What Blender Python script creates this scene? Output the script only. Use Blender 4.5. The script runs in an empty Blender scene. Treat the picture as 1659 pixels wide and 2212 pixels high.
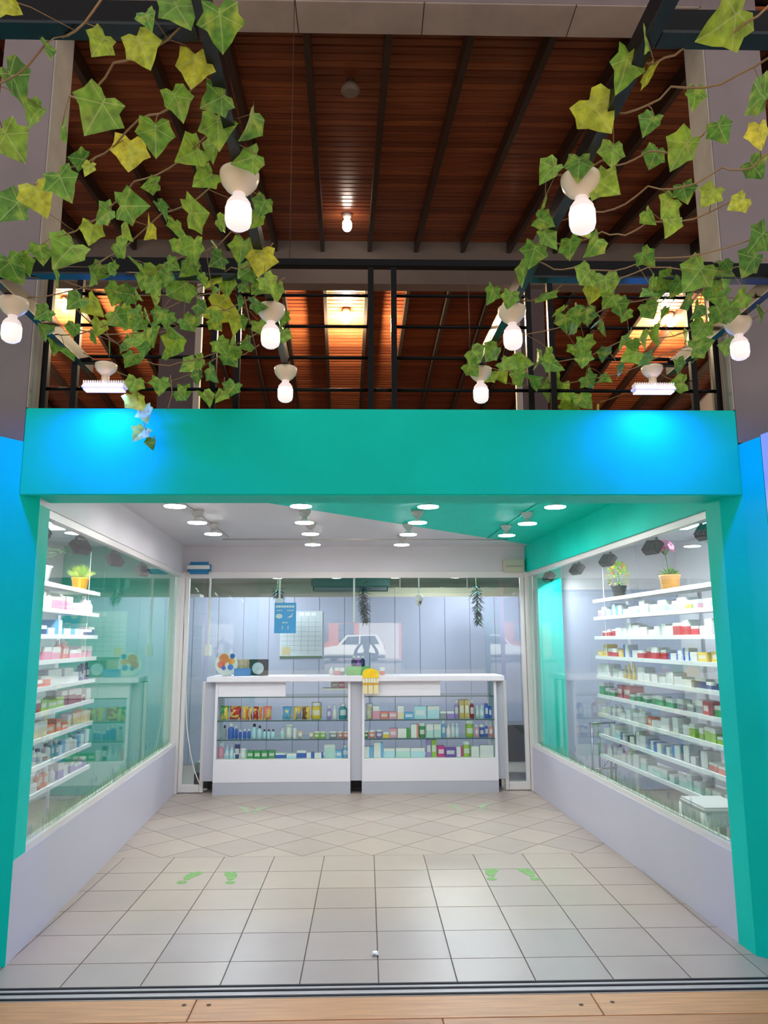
import bpy, bmesh, math, random
from mathutils import Vector, Matrix, Euler

# ------------------------------------------------------------------ camera, world, sun, exposure
sc = bpy.context.scene
COL = sc.collection
W_, H_ = 1659, 2212
CAM_F, CAM_P, CAM_Y, CAM_R, CAM_H = 1616.2, .169526, .0240474, -.00398456, 1.712
_fw = Vector((math.sin(CAM_Y) * math.cos(CAM_P), math.cos(CAM_Y) * math.cos(CAM_P), math.sin(CAM_P)))
_r0 = Vector((math.cos(CAM_Y), -math.sin(CAM_Y), 0)); _u0 = _r0.cross(_fw)
_r = _r0 * math.cos(CAM_R) + _u0 * math.sin(CAM_R); _u = -_r0 * math.sin(CAM_R) + _u0 * math.cos(CAM_R)
_o = Vector((0, 0, CAM_H))
cam = bpy.data.cameras.new('camera'); co = bpy.data.objects.new('camera', cam); COL.objects.link(co)
co.matrix_world = Matrix(((_r.x, _u.x, -_fw.x, 0), (_r.y, _u.y, -_fw.y, 0), (_r.z, _u.z, -_fw.z, CAM_H), (0, 0, 0, 1)))
cam.sensor_fit = 'VERTICAL'; cam.sensor_height = 36; cam.lens = 36 * CAM_F / H_
cam.clip_start = .02; cam.clip_end = 300
sc.camera = co
wd = bpy.data.worlds.new('sky'); sc.world = wd; wd.use_nodes = True
wd.node_tree.nodes['Background'].inputs[0].default_value = (1, .965, .95, 1)
wd.node_tree.nodes['Background'].inputs[1].default_value = .38
sun = bpy.data.lights.new('sun', 'SUN'); sun.energy = 15; sun.angle = .02; sun.color = (1, .95, .88)
so = bpy.data.objects.new('sun', sun); COL.objects.link(so)
so.rotation_euler = Vector((.12, -1, -.9)).to_track_quat('-Z', 'Y').to_euler()
vs = sc.view_settings
vs.view_transform = 'Standard'; vs.look = 'None'; vs.gamma = 1; vs.use_curve_mapping = False
vs.exposure = 1.15
try:
    sc.cycles.max_bounces = 8; sc.cycles.transparent_max_bounces = 24; sc.cycles.glossy_bounces = 4
    sc.cycles.caustics_reflective = False; sc.cycles.caustics_refractive = False
    sc.cycles.sample_clamp_indirect = 4
except Exception:
    pass

# ------------------------------------------------------------------ helpers
def ray(x, y): return _fw + _r * ((x - 829.5) / CAM_F) - _u * ((y - 1106) / CAM_F)
def atY(x, y, Y): d = ray(x, y); return _o + d * (Y / d.y)
def atZ(x, y, Z): d = ray(x, y); return _o + d * ((Z - CAM_H) / d.z)

def lin(h):
    h = h.lstrip('#'); out = []
    for i in (0, 2, 4):
        c = int(h[i:i + 2], 16) / 255
        out.append(c / 12.92 if c <= .04045 else ((c + .055) / 1.055) ** 2.4)
    return (*out, 1)

MATS = {}
def mat(name, hexc, rough=.5, metal=0, spec=.5, var=0, vscale=6, bump=0, bscale=40, emit=0, trans=0, coat=0, stretch=None, objvar=0, hue2=None):
    if name in MATS: return MATS[name]
    m = bpy.data.materials.new(name); m.use_nodes = True; nt = m.node_tree; b = nt.nodes['Principled BSDF']
    c = lin(hexc); b.inputs['Base Color'].default_value = c
    b.inputs['Roughness'].default_value = rough; b.inputs['Metallic'].default_value = metal
    b.inputs['Specular IOR Level'].default_value = spec; b.inputs['Coat Weight'].default_value = coat
    if coat: b.inputs['Coat Roughness'].default_value = .08
    if trans: b.inputs['Transmission Weight'].default_value = trans
    if emit:
        b.inputs['Emission Color'].default_value = c; b.inputs['Emission Strength'].default_value = emit
    L = nt.links.new
    if var or bump or objvar:
        tc = nt.nodes.new('ShaderNodeTexCoord'); mp = nt.nodes.new('ShaderNodeMapping'); L(tc.outputs['Object'], mp.inputs[0])
        if stretch: mp.inputs['Scale'].default_value = stretch
        src = None
        if objvar:
            oi = nt.nodes.new('ShaderNodeObjectInfo')
            add = nt.nodes.new('ShaderNodeVectorMath'); add.operation = 'MULTIPLY_ADD'
            cmb = nt.nodes.new('ShaderNodeCombineXYZ'); L(oi.outputs['Random'], cmb.inputs[0]); L(oi.outputs['Random'], cmb.inputs[1])
            L(cmb.outputs[0], add.inputs[0]); add.inputs[1].default_value = (37, 91, 13); L(mp.outputs[0], add.inputs[2]); src = add.outputs[0]
        else: src = mp.outputs[0]
        nz = nt.nodes.new('ShaderNodeTexNoise'); nz.inputs['Scale'].default_value = vscale; nz.inputs['Detail'].default_value = 4; L(src, nz.inputs[0])
        mr = nt.nodes.new('ShaderNodeMapRange'); L(nz.outputs[0], mr.inputs[0]); mr.inputs[1].default_value = .3; mr.inputs[2].default_value = .7
        mr.inputs[3].default_value = 1 - var; mr.inputs[4].default_value = 1 + var * .6
        val = mr.outputs[0]
        if objvar:
            m2 = nt.nodes.new('ShaderNodeMapRange'); L(oi.outputs['Random'], m2.inputs[0]); m2.inputs[3].default_value = 1 - objvar; m2.inputs[4].default_value = 1 + objvar
            mu = nt.nodes.new('ShaderNodeMath'); mu.operation = 'MULTIPLY'; L(val, mu.inputs[0]); L(m2.outputs[0], mu.inputs[1]); val = mu.outputs[0]
        mx = nt.nodes.new('ShaderNodeMix'); mx.data_type = 'RGBA'; mx.blend_type = 'MULTIPLY'; mx.inputs[0].default_value = 1
        mx.inputs[6].default_value = c
        if hue2:
            hm = nt.nodes.new('ShaderNodeMix'); hm.data_type = 'RGBA'; hm.inputs[6].default_value = c; hm.inputs[7].default_value = lin(hue2); L(oi.outputs['Random'], hm.inputs[0]); L(hm.outputs[2], mx.inputs[6])
        L(val, mx.inputs[7]); L(mx.outputs[2], b.inputs['Base Color'])
        if bump:
            n2 = nt.nodes.new('ShaderNodeTexNoise'); n2.inputs['Scale'].default_value = bscale; L(src, n2.inputs[0])
            bp = nt.nodes.new('ShaderNodeBump'); bp.inputs['Strength'].default_value = bump; bp.inputs['Distance'].default_value = .01
            L(n2.outputs[0], bp.inputs['Height']); L(bp.outputs[0], b.inputs['Normal'])
    MATS[name] = m; return m

def glass_mat(name, tint, ior=1.5, gain=1.0, rough=.0, haze=0.0):
    if name in MATS: return MATS[name]
    m = bpy.data.materials.new(name); m.use_nodes = True; nt = m.node_tree; nt.nodes.clear(); L = nt.links.new
    out = nt.nodes.new('ShaderNodeOutputMaterial'); mx = nt.nodes.new('ShaderNodeMixShader')
    t = nt.nodes.new('ShaderNodeBsdfTransparent'); t.inputs[0].default_value = lin(tint)
    g = nt.nodes.new('ShaderNodeBsdfGlossy'); g.inputs[0].default_value = (1, 1, 1, 1); g.inputs['Roughness'].default_value = rough
    f = nt.nodes.new('ShaderNodeFresnel'); ge = nt.nodes.new('ShaderNodeNewGeometry'); io = nt.nodes.new('ShaderNodeMath'); io.operation = 'MULTIPLY_ADD'   # the same reflectance on both faces of the pane
    L(ge.outputs['Backfacing'], io.inputs[0]); io.inputs[1].default_value = 1 / ior - ior; io.inputs[2].default_value = ior; L(io.outputs[0], f.inputs[0])
    ma = nt.nodes.new('ShaderNodeMath'); ma.operation = 'MULTIPLY'; ma.use_clamp = True; ma.inputs[1].default_value = gain
    L(f.outputs[0], ma.inputs[0]); L(ma.outputs[0], mx.inputs[0]); L(t.outputs[0], mx.inputs[1]); L(g.outputs[0], mx.inputs[2])
    L(mx.outputs[0], out.inputs[0])
    MATS[name] = m; return m

def emit_mat(name, hexc, strength):
    if name in MATS: return MATS[name]
    m = bpy.data.materials.new(name); m.use_nodes = True; nt = m.node_tree; nt.nodes.clear()
    out = nt.nodes.new('ShaderNodeOutputMaterial'); e = nt.nodes.new('ShaderNodeEmission')
    e.inputs[0].default_value = lin(hexc); e.inputs[1].default_value = strength; nt.links.new(e.outputs[0], out.inputs[0])
    MATS[name] = m; return m

def BM(): return bmesh.new()
def box(bm, x0, x1, y0, y1, z0, z1, bev=0, M=None):
    vs_ = [bm.verts.new((x, y, z)) for z in (z0, z1) for y in (y0, y1) for x in (x0, x1)]
    fs = [bm.faces.new([vs_[i] for i in q]) for q in ((0, 2, 3, 1), (4, 5, 7, 6), (0, 1, 5, 4), (2, 6, 7, 3), (0, 4, 6, 2), (1, 3, 7, 5))]
    if bev:
        es = list({e for f in fs for e in f.edges})
        r = bmesh.ops.bevel(bm, geom=es, offset=bev, segments=2, affect='EDGES')
        if M is not None: bmesh.ops.transform(bm, matrix=M, verts=list({v for f in r['faces'] for v in f.verts}))
    elif M is not None: bmesh.ops.transform(bm, matrix=M, verts=vs_)
    return bm
def prism(bm, pts, z0, z1):
    a = [bm.verts.new((p[0], p[1], z0)) for p in pts]; b = [bm.verts.new((p[0], p[1], z1)) for p in pts]
    n = len(pts); bm.faces.new(a[::-1]); bm.faces.new(b)
    for i in range(n): bm.faces.new((a[i], a[(i + 1) % n], b[(i + 1) % n], b[i]))
    return bm
def slab(bm, A, B, t0, t1, z0, z1):          # a wall between plan points A and B, from offset t0 to t1 along its normal
    A = Vector(A); B = Vector(B); d = (B - A).normalized(); n = Vector((d.y, -d.x))
    prism(bm, [A + n * t0, B + n * t0, B + n * t1, A + n * t1], z0, z1); return bm
def lathe(bm, prof, n=20, c=(0, 0, 0), axis='Z'):
    rings = []
    for r, z in prof:
        ring = []
        for i in range(n):
            a = 2 * math.pi * i / n
            p = (r * math.cos(a), r * math.sin(a), z) if axis == 'Z' else (r * math.cos(a), z, r * math.sin(a))
            ring.append(bm.verts.new((p[0] + c[0], p[1] + c[1], p[2] + c[2])))
        rings.append(ring)
    for a, b in zip(rings, rings[1:]):
        for i in range(n):
            j = (i + 1) % n; f = bm.faces.new((a[i], a[j], b[j], b[i])); f.smooth = True
    bm.faces.new(rings[0][::-1]); bm.faces.new(rings[-1]); return bm
def tube(bm, pts, r, n=6):
    pts = [Vector(p) for p in pts]; rings = []
    for i, p in enumerate(pts):
        t = (pts[min(i + 1, len(pts) - 1)] - pts[max(i - 1, 0)]).normalized()
        a = t.orthogonal() if abs(t.z) > .95 else t.cross(Vector((0, 0, 1)))
        a.normalize(); b = t.cross(a)
        rr = r[i] if isinstance(r, (list, tuple)) else r
        rings.append([bm.verts.new(p + a * (rr * math.cos(2 * math.pi * k / n)) + b * (rr * math.sin(2 * math.pi * k / n))) for k in range(n)])
    for a, b in zip(rings, rings[1:]):
        for k in range(n):
            f = bm.faces.new((a[k], a[(k + 1) % n], b[(k + 1) % n], b[k])); f.smooth = True
    bm.faces.new(rings[0][::-1]); bm.faces.new(rings[-1]); return bm
def beam(bm, A, B, w, h):                   # rectangular bar from A to B (top centre line), width w, height h downwards
    A = Vector(A); B = Vector(B); d = (B - A).normalized(); s = d.cross(Vector((0, 0, 1))).normalized() * w / 2; up = Vector((0, 0, h))
    v = [bm.verts.new(p) for p in (A - s - up, A + s - up, A + s, A - s, B - s - up, B + s - up, B + s, B - s)]
    for q in ((0, 1, 2, 3), (7, 6, 5, 4), (0, 4, 5, 1), (1, 5, 6, 2), (2, 6, 7, 3), (3, 7, 4, 0)): bm.faces.new([v[i] for i in q])
    return bm
def mesh(name, bm, m):
    bmesh.ops.recalc_face_normals(bm, faces=bm.faces)
    me = bpy.data.meshes.new(name); bm.to_mesh(me); bm.free()
    for x in (m if isinstance(m, (list, tuple)) else [m]): me.materials.append(x)
    return me
def base_of(p):
    v = Vector((0, 0, 0))
    while p is not None: v = v + p.location; p = p.parent
    return v
def obj(name, bm, m, parent=None, label=None, cat=None, group=None, kind=None, origin=None):
    """one mesh object, its shape given in world coordinates"""
    if parent is not None: bmesh.ops.translate(bm, vec=-base_of(parent), verts=bm.verts)
    elif origin is not None: bmesh.ops.translate(bm, vec=-Vector(origin), verts=bm.verts)
    o = bpy.data.objects.new(name, mesh(name, bm, m)); COL.objects.link(o)
    if parent is not None: o.parent = parent
    elif origin is not None: o.location = origin
    return tag(o, label, cat, group, kind)
def tag(o, label=None, cat=None, group=None, kind=None):
    for k, v in (('label', label), ('category', cat), ('group', group), ('kind', kind)):
        if v: o[k] = v
    return o
def thing(name, loc, label, cat, group=None):
    o = bpy.data.objects.new(name, None); COL.objects.link(o); o.location = loc; o.empty_display_size = .05
    return tag(o, label, cat, group)
def struct(name, bm, m, label=None, parent=None):
    return obj(name, bm, m, parent, label, kind=None if parent else 'structure')
def inst(name, me, parent=None, loc=(0, 0, 0), rot=(0, 0, 0), scale=(1, 1, 1), color=None, **k):
    o = bpy.data.objects.new(name, me); COL.objects.link(o); o.parent = parent
    o.location = loc; o.rotation_euler = rot; o.scale = scale
    if color: o.color = color
    return tag(o, k.get('label'), k.get('cat'), k.get('group'), k.get('kind'))
def copy_tree(o, parent=None):
    c = o.copy(); COL.objects.link(c); c.parent = parent
    for ch in list(o.children): copy_tree(ch, c)
    return c
def light(name, kind, loc, energy, color=(1, 1, 1), size=.1, target=None, size_y=None, parent=None, spread=None, spot=None):
    l = bpy.data.lights.new(name, kind); l.energy = energy; l.color = color
    if kind == 'AREA':
        l.size = size
        if size_y: l.shape = 'RECTANGLE'; l.size_y = size_y
        if spread: l.spread = spread
    else: l.shadow_soft_size = size
    if spot: l.spot_size = spot; l.spot_blend = .6
    o = bpy.data.objects.new(name, l); COL.objects.link(o); o.location = loc
    if target is not None: o.rotation_euler = (Vector(target) - Vector(loc)).to_track_quat('-Z', 'Y').to_euler()
    return o
ORD = ['first', 'second', 'third', 'fourth', 'fifth', 'sixth', 'seventh', 'eighth', 'ninth', 'tenth', 'eleventh', 'twelfth', 'thirteenth', 'fourteenth', 'fifteenth', 'sixteenth', 'seventeenth', 'eighteenth', 'nineteenth', 'twentieth', 'twenty-first', 'twenty-second', 'twenty-third', 'twenty-fourth', 'twenty-fifth', 'twenty-sixth', 'twenty-seventh', 'twenty-eighth', 'twenty-ninth', 'thirtieth', 'thirty-first', 'thirty-second', 'thirty-third', 'thirty-fourth', 'thirty-fifth', 'thirty-sixth']

# ------------------------------------------------------------------ materials
TEAL = mat('teal_paint', '#00D6C4', .5, spec=.12, var=.06, vscale=2.5, bump=.05, bscale=9)
WHITEW = mat('white_wall_paint', '#D9D6DE', .5, var=.03, vscale=2)
LAV = mat('lavender_grey_panel', '#CBCADD', .35, var=.02, vscale=2)
CONC = mat('grey_render', '#7E7478', .85, var=.10, vscale=3, bump=.06, bscale=30)
CONCL = mat('light_grey_render', '#A59E97', .85, var=.14, vscale=5, bump=.05, bscale=30)
ALU = mat('white_aluminium', '#E3DFE0', .35, spec=.5)
GLASS = glass_mat('window_glass', '#F6FCFA', 1.5, 1.0)
GLASS2 = glass_mat('showcase_glass', '#F8FDFC', 1.45, .8)
STEEL = mat('black_steel', '#0A080C', .28, spec=.14, var=.15, vscale=8)
STEELG = mat('dark_green_steel', '#2A2E33', .3, metal=.6, var=.2, vscale=10)
CERAM = mat('cream_ceramic', '#F6E2C8', .3, emit=.0)
TILE = mat('cream_floor_tile', '#AB9D95', .34, spec=.5, var=.05, vscale=3, objvar=.035, hue2='#B2A297')
GROUT = mat('dark_grout', '#7C746C', .9, var=.2, vscale=20)
GREYBLUE = mat('grey_blue_partition', '#A9AFC6', .45, var=.02, vscale=1.5)
WHITE = mat('white_laminate', '#E6E4EE', .35)
GREYL = mat('grey_laminate', '#B4B6C4', .4)
BLACK = mat('black_plastic', '#17171B', .4)
PLASTW = mat('white_plastic', '#EEEDEA', .35)
ROOFW = mat('roof_plank_wood', '#8F4A30', .32, spec=.45, var=.35, vscale=5, stretch=(.35, 6, 6), objvar=.22, hue2='#9A5836', coat=.15)
DECKW = mat('deck_plank_wood', '#C98A58', .38, var=.2, vscale=6, stretch=(.5, 9, 9), objvar=.10, hue2='#D09763', bump=.1, bscale=60)

# ------------------------------------------------------------------ floors
F, FB, ZC = 4.31, 4.575, 2.83
LA, LB = (-1.93, 4.40), (-2.185, 9.0)
RA, RB = (2.135, 4.40), (1.92, 9.0)
def wx(side, Y, off=0):                     # plan X of the glass wall at depth Y, off metres outside the recess
    A, B = (LA, LB) if side < 0 else (RA, RB)
    return A[0] + (B[0] - A[0]) * (Y - A[1]) / (B[1] - A[1]) + side * off
def clip(poly, reg):
    out = poly
    for i in range(len(reg)):
        a, b = Vector(reg[i]), Vector(reg[(i + 1) % len(reg)]); e = b - a; inp = out; out = []
        ins = lambda p: e.x * (p.y - a.y) - e.y * (p.x - a.x) >= -1e-9
        for k in range(len(inp)):
            p, q = inp[k - 1], inp[k]
            if ins(p) != ins(q):
                dp = e.x * (p.y - a.y) - e.y * (p.x - a.x); dq = e.x * (q.y - a.y) - e.y * (q.x - a.x)
                out.append(p + (q - p) * (dp / (dp - dq)))
            if ins(q): out.append(q)
        if len(out) < 3: return []
    return out
def area(p): return abs(sum(p[i - 1].x * p[i].y - p[i].x * p[i - 1].y for i in range(len(p)))) / 2

floor = struct('floor', box(BM(), -2.5, 2.6, 4.13, 9.06, -.06, -.006), GROUT)
T = .40; gx, gy = -1.537, 6.419; gap = .0035
regA = [(-2.32, 4.135), (2.5, 4.135), (2.055, gy), (-2.06, gy)]
regA = [(-2.32, 4.135), (2.45, 4.135), (2.12, gy), (-2.12, gy)]
regB = [(-2.12, gy), (2.12, gy), (1.98, 9.05), (-2.24, 9.05)]
def tile(poly, reg):
    p = clip([Vector(q) for q in poly], reg)
    if len(p) < 3 or area(p) < .002: return
    c = sum(p, Vector((0, 0))) / len(p)
    b = prism(BM(), [(q.x, q.y) for q in p], -.02, 0)
    bmesh.ops.translate(b, vec=(-c.x, -c.y, 0), verts=b.verts)
    o = bpy.data.objects.new('tile', mesh('tile', b, TILE)); COL.objects.link(o); o.parent = floor; o.location = (c.x, c.y, 0)
for j in range(-6, 0):
    for i in range(-2, 11):
        x0, y0 = gx + i * T, gy + j * T
        tile([(x0 + gap, y0 + gap), (x0 + T - gap, y0 + gap), (x0 + T - gap, y0 + T - gap), (x0 + gap, y0 + T - gap)], regA)
D = T / math.sqrt(2)
for a in range(-12, 13):
    for b in range(-12, 13):
        if (a + b) % 2: continue
        cx, cy = .332 + a * D, gy + b * D
        g2 = gap * 1.3
        tile([(cx, cy - D + g2), (cx + D - g2, cy), (cx, cy + D - g2), (cx - D + g2, cy)], regB)
# threshold with its three tracks
th = struct('trim_1', box(BM(), -3.2, 3.2, 3.996, 4.135, -.06, -.001), mat('threshold_stone', '#BDB4AF', .4, var=.08, vscale=9))
for k, y in enumerate((4.125, 4.075, 4.012)):
    b = BM(); box(b, -3.2, 3.2, y - .008, y + .008, -.001, .003)
    struct('track', b, mat('track_steel', '#26242A', .6, spec=.2, metal=0, var=.25, vscale=12), parent=th)
court = struct('floor_court', box(BM(), -14, 14, -27, 3.99, -.08, -.012), mat('court_boards', '#8F857E', .5, var=.25, vscale=3, stretch=(.4, 5, 1)))
rnd = random.Random(5)
y1 = 3.992
seams = [[-.82, 1.10], [-1.9, .35, 2.1], [-1.0, 1.5], [-.3, 2.0], [-1.6, .8], [-.6, 1.9], [-1.2, .9]]
for r_ in range(7):
    y0 = y1 - .222; xs = [-3.6] + seams[r_] + [3.6]
    for a, b in zip(xs, xs[1:]):
        bm = BM(); box(bm, a + .003, b - .003, y0 + .003, y1 - .002, -.03, 0, bev=.002)
        struct('plank', bm, DECKW, parent=court)
        for sx in (a + .06, b - .06):
            bm = BM(); lathe(bm, [(.011, -.002), (.011, .0015), (.006, .002)], 8, (sx + rnd.uniform(-.02, .02), (y0 + y1) / 2 + rnd.uniform(-.06, .06), 0))
            struct('screw', bm, mat('rusty_screw', '#4A3326', .6), parent=court)
    y1 = y0
struct('floor_interior', box(BM(), -5.2, 5.2, 4.58, 16, -.10, -.03), mat('interior_floor', '#9A9388', .35, var=.06, vscale=3))
for nm, x0, x1, y0, y1_ in (('floor_wing_left', -4.6, -2.26, 4.58, 9.06), ('floor_wing_right', 2.27, 4.6, 4.58, 9.06), ('floor_shop', -4.6, 4.6, 9.06, 16)):
    struct(nm, box(BM(), x0, x1, y0, y1_, -.05, -.004), mat('interior_floor', '#9A9388'))

# ------------------------------------------------------------------ facade
struct('wall_frieze', box(BM(), -2.015, 2.235, F, FB, 2.55, 3.075, bev=.006), TEAL)
struct('wall_pillar_left', prism(BM(), [(-2.015, F), LA, (-1.942, FB), (-3.7, FB), (-3.7, 2.0), (-3.42, 2.27)], 0, 2.87), TEAL)
struct('wall_pillar_right', prism(BM(), [(2.235, F), (2.27, 4.13), (2.42, 4.13), (2.42, FB), (2.125, FB), RA], 0, 2.86), TEAL)
struct('wall_column_left', box(BM(), -2.335, -2.015, F, FB, 2.871, 6.7), CONC)
struct('wall_column_right', box(BM(), 2.235, 2.605, F, FB, 2.871, 6.7), CONC)
b = BM(); box(b, -2.014, -2.005, F + .004, FB - .002, 3.08, 5.868); struct('trim_2', b, CONCL)
b = BM(); box(b, 2.225, 2.234, F + .004, FB - .002, 3.08, 5.868); struct('trim_3', b, CONCL)
LZ0 = 5.87
lint = struct('wall_lintel', box(BM(), -2.014, 2.234, F, FB, LZ0 + .012, 6.7), CONC)
lx = [-2.013, -1.45, -.47, .385, 1.40, 2.233]
for a, b_ in zip(lx, lx[1:]):
    struct('panel', box(BM(), a + .003, b_ - .003, F, FB - .001, LZ0, LZ0 + .0118, bev=.002), mat('grey_fascia_board', '#A2938C', .8, var=.16, vscale=4, objvar=.03), parent=lint)
# the neighbouring shopfront that turns towards the viewer beyond the right pillar
NA, NB = Vector((2.272, 4.125)), Vector((2.66, 2.15)); nd = (NB - NA)
nb = struct('wall_neighbour', slab(BM(), NA, NB, -.10, 0, 2.55, 2.87), mat('white_panel_violet_light_tint', '#CFCBE2', .5))  # white panel with the violet lamp's light put into its colour
def npt(t): return NA + nd * t
nw = struct('window_4', slab(BM(), npt(0), npt(.045), -.08, .0, 0, 2.549), ALU)
for nm, t0, t1, z0, z1, m_ in (('frame', .055, .09, .1, 2.46, ALU), ('frame', .09, 1, 2.40, 2.46, ALU), ('frame', .045, 1, 2.47, 2.549, ALU), ('frame', .09, 1, .1, .5, ALU)):
    struct(nm, slab(BM(), npt(t0), npt(t1), -.07, -.02, z0, z1), m_, parent=nw)
struct('pane', slab(BM(), npt(.09), npt(1), -.05, -.042, .5, 2.40), GLASS, parent=nw)
struct('wall_neighbour_inside', slab(BM(), npt(0.02) + Vector((.35, 0)), npt(1) + Vector((.35, 0)), -.05, 0, 0, 2.87), TEAL)

# ------------------------------------------------------------------ mezzanine behind the railing, gable roof of planks
struct('floor_mezzanine', box(BM(), -6.2, 6.4, FB, 16.5, 2.945, 3.04), mat('mezzanine_floor', '#4B3A33', .6))
struct('wall_mezzanine_left', box(BM(), -6.35, -6.2, F, 16.5, 2.945, 7.2), CONC)
struct('wall_mezzanine_right', box(BM(), 6.4, 6.55, F, 16.5, 2.945, 7.2), CONC)
struct('wall_mezzanine_back', box(BM(), -6.2, 6.4, 16.4, 16.5, 3.04, 7), mat('dark_red_wall', '#4A2A22', .7))
Rz, Ry = 6.865, 9.47
S1, S2 = .1465, -.1332
def roofz(Y): return Rz + (Y - Ry) * (S1 if Y < Ry else S2)
ceil_up = struct('ceiling_roof', prism(BM(), [], 0, 1) if False else box(BM(), -6.3, 6.5, 4.2, 4.5, 7.0, 7.05), STEEL)
b = BM()
for (ya, yb) in ((4.0, Ry), (Ry, 16.5)):
    za, zb = roofz(ya + 1e-6 if ya == Ry else ya), roofz(yb)
    if ya == Ry: za = Rz
    v = [b.verts.new(p) for p in ((-6.3, ya, za + .03), (6.5, ya, za + .03), (6.5, yb, zb + .03), (-6.3, yb, zb + .03), (-6.3, ya, za + .08), (6.5, ya, za + .08), (6.5, yb, zb + .08), (-6.3, yb, zb + .08))]
    for q in ((0, 1, 2, 3), (4, 5, 6, 7), (0, 1, 5, 4), (2, 3, 7, 6), (0, 3, 7, 4), (1, 2, 6, 5)): b.faces.new([v[i] for i in q])
struct('roof_sheet', b, STEEL, parent=ceil_up)
PW = .0955
bm = BM(); box(bm, -6.25, 6.45, .007, PW - .007, 0, .024, bev=.005); plank_me = mesh('plank', bm, ROOFW)
for s, y0, n_ in ((S1, 4.6, 51), (S2, Ry, 72)):
    for k in range(n_):
        y = y0 + k * PW * math.cos(math.atan(s))
        inst('plank', plank_me, ceil_up, (0, y, roofz(y) if s > 0 else Rz + (y - Ry) * S2), (math.atan(s), 0, 0))
RX0 = atY(697, 520, 8.878).x
for k in range(-10, 12):
    for (ya, yb) in ((4.6, Ry - .01), (Ry + .01, 16.4)):
        x = lambda Y: RX0 + .6 * k - .030 * (Y - 8.878)
        if not -6.1 < x(ya) < 6.3: continue
        b = BM(); beam(b, (x(ya), ya, roofz(ya) - .002), (x(yb), yb, roofz(yb) - .002), .05, .15)
        struct('rafter', b, mat('rafter_steel', '#2A2320', .3, spec=.6), parent=ceil_up)
struct('wall_ridge_beam', box(BM(), -6.2, 6.4, 8.93, 9.13, 6.20, 6.79), mat('ridge_beam_grey', '#8A817E', .8, var=.08, vscale=3))
for px, w in ((431, .075), (1116, .075)):
    p = atY(px, 700, 9.0)
    obj('support_post', box(BM(), p.x - w / 2, p.x + w / 2, 8.96, 9.03, 3.041, 6.199), mat('white_post_paint', '#E8E4DC', .5), origin=(p.x, 9.0, 3.041),
        label='white square post on the balcony near the ' + ('hanging ivy tip' if px < 800 else 'cable strung beside the porch lamps'), cat='post')
for x0, x1, nm in ((345, 424, 'wall_stub_left'), (1124, 1178, 'wall_stub_right')):
    a, c = atY(x0, 700, 9.0).x, atY(x1, 700, 9.0).x
    struct(nm, box(BM(), a, c, 9.04, 9.16, 3.041, 6.199), CONC)

# balcony railing
rail = thing('balcony_railing', (0, 4.42, 3.076), 'black steel balcony railing above the teal fascia, in double-post panels', 'railing')
b = BM(); box(b, -2.0, 2.22, 4.395, 4.445, 4.04, 4.09, bev=.004); obj('top_rail', b, STEEL, rail)
posts = [-1.965, -1.783, -.941, -.797, .028, .173, 1.019, 1.16, 2.044, 2.19]
for x in posts: obj('post', box(BM(), x - .018, x + .018, 4.402, 4.438, 3.076, 4.045), STEEL, rail)
for a, c in zip(posts[1::2], posts[2::2]):
    for z in (3.852, 3.645, 3.44, 3.232):
        b = BM(); tube(b, [(a, 4.42, z), (c, 4.42, z)], .011, 8); obj('bar', b, STEEL, rail)
for a, c in zip(posts[::2], posts[1::2]):
    b = BM(); tube(b, [(a, 4.42, 3.232), (c, 4.42, 3.232)], .011, 8); obj('bar', b, STEEL, rail)

# ------------------------------------------------------------------ recess shell
t0 = atZ(650, 1098, ZC); t1 = atZ(1090, 1168, ZC)
bd = (t1 - t0); e0 = t0 + bd * ((FB - t0.y) / bd.y); e1 = t0 + bd * ((9.0 - t0.y) / bd.y)
struct('ceiling', prism(BM(), [(-5, FB), (e0.x, FB), (e1.x, 9.0), (-5, 9.0)], ZC, ZC + .1), WHITEW)
struct('ceiling_teal', prism(BM(), [(e0.x, FB), (2.3, FB), (2.3, 9.0), (e1.x, 9.0)], ZC, ZC + .1), TEAL)
struct('ceiling_wing', box(BM(), 2.3, 5, FB, 9.0, ZC, ZC + .1), WHITEW)
struct('ceiling_shop', box(BM(), -5, 5, 9.0, 16, ZC, ZC + .1), mat('shop_ceiling', '#B9B9AE', .7))
SL, SR, GT = .53, .49, 2.47
struct('wall_left', slab(BM(), LA, LB, -.08, 0, 0, SL), LAV)
struct('wall_left_upper', slab(BM(), LA, LB, -.08, 0, GT + .04, ZC), WHITEW)
struct('wall_right', slab(BM(), RA, RB, 0, .08, 0, SR), LAV)
struct('wall_right_upper', slab(BM(), RA, RB, 0, .08, GT + .04, ZC), TEAL)
struct('wall_back_upper', box(BM(), -2.27, 2.0, 9.0, 9.08, 2.52, ZC), WHITEW)
def gp(side, Y): return (wx(side, Y), Y)
def glass_wall(nm, side, sill, cuts):
    t = (-.062, -.018) if side < 0 else (.018, .062)
    fr = struct(nm, slab(BM(), gp(side, 4.41), gp(side, 9.0), t[0] - .01, t[1] + .012, sill, sill + .035), ALU)
    struct('top_frame', slab(BM(), gp(side, 4.41), gp(side, 9.0), t[0], t[1] + .01, GT - .01, GT + .04), ALU, parent=fr)
    for y in (4.41, 8.955): struct('stile', slab(BM(), gp(side, y), gp(side, y + .045), t[0], t[1] + .006, sill + .035, GT - .01), ALU, parent=fr)
    for a, c in zip(cuts, cuts[1:]):
        struct('pane', slab(BM(), gp(side, a + .002), gp(side, c - .002), side * .044, side * .036, sill + .035, GT - .01), GLASS, parent=fr)
    return fr
win1 = glass_wall('window_1', -1, SL, [4.455, 5.93, 7.44, 8.955])
win2 = glass_wall('window_2', 1, SR, [4.455, 5.78, 7.64, 8.955])
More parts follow.
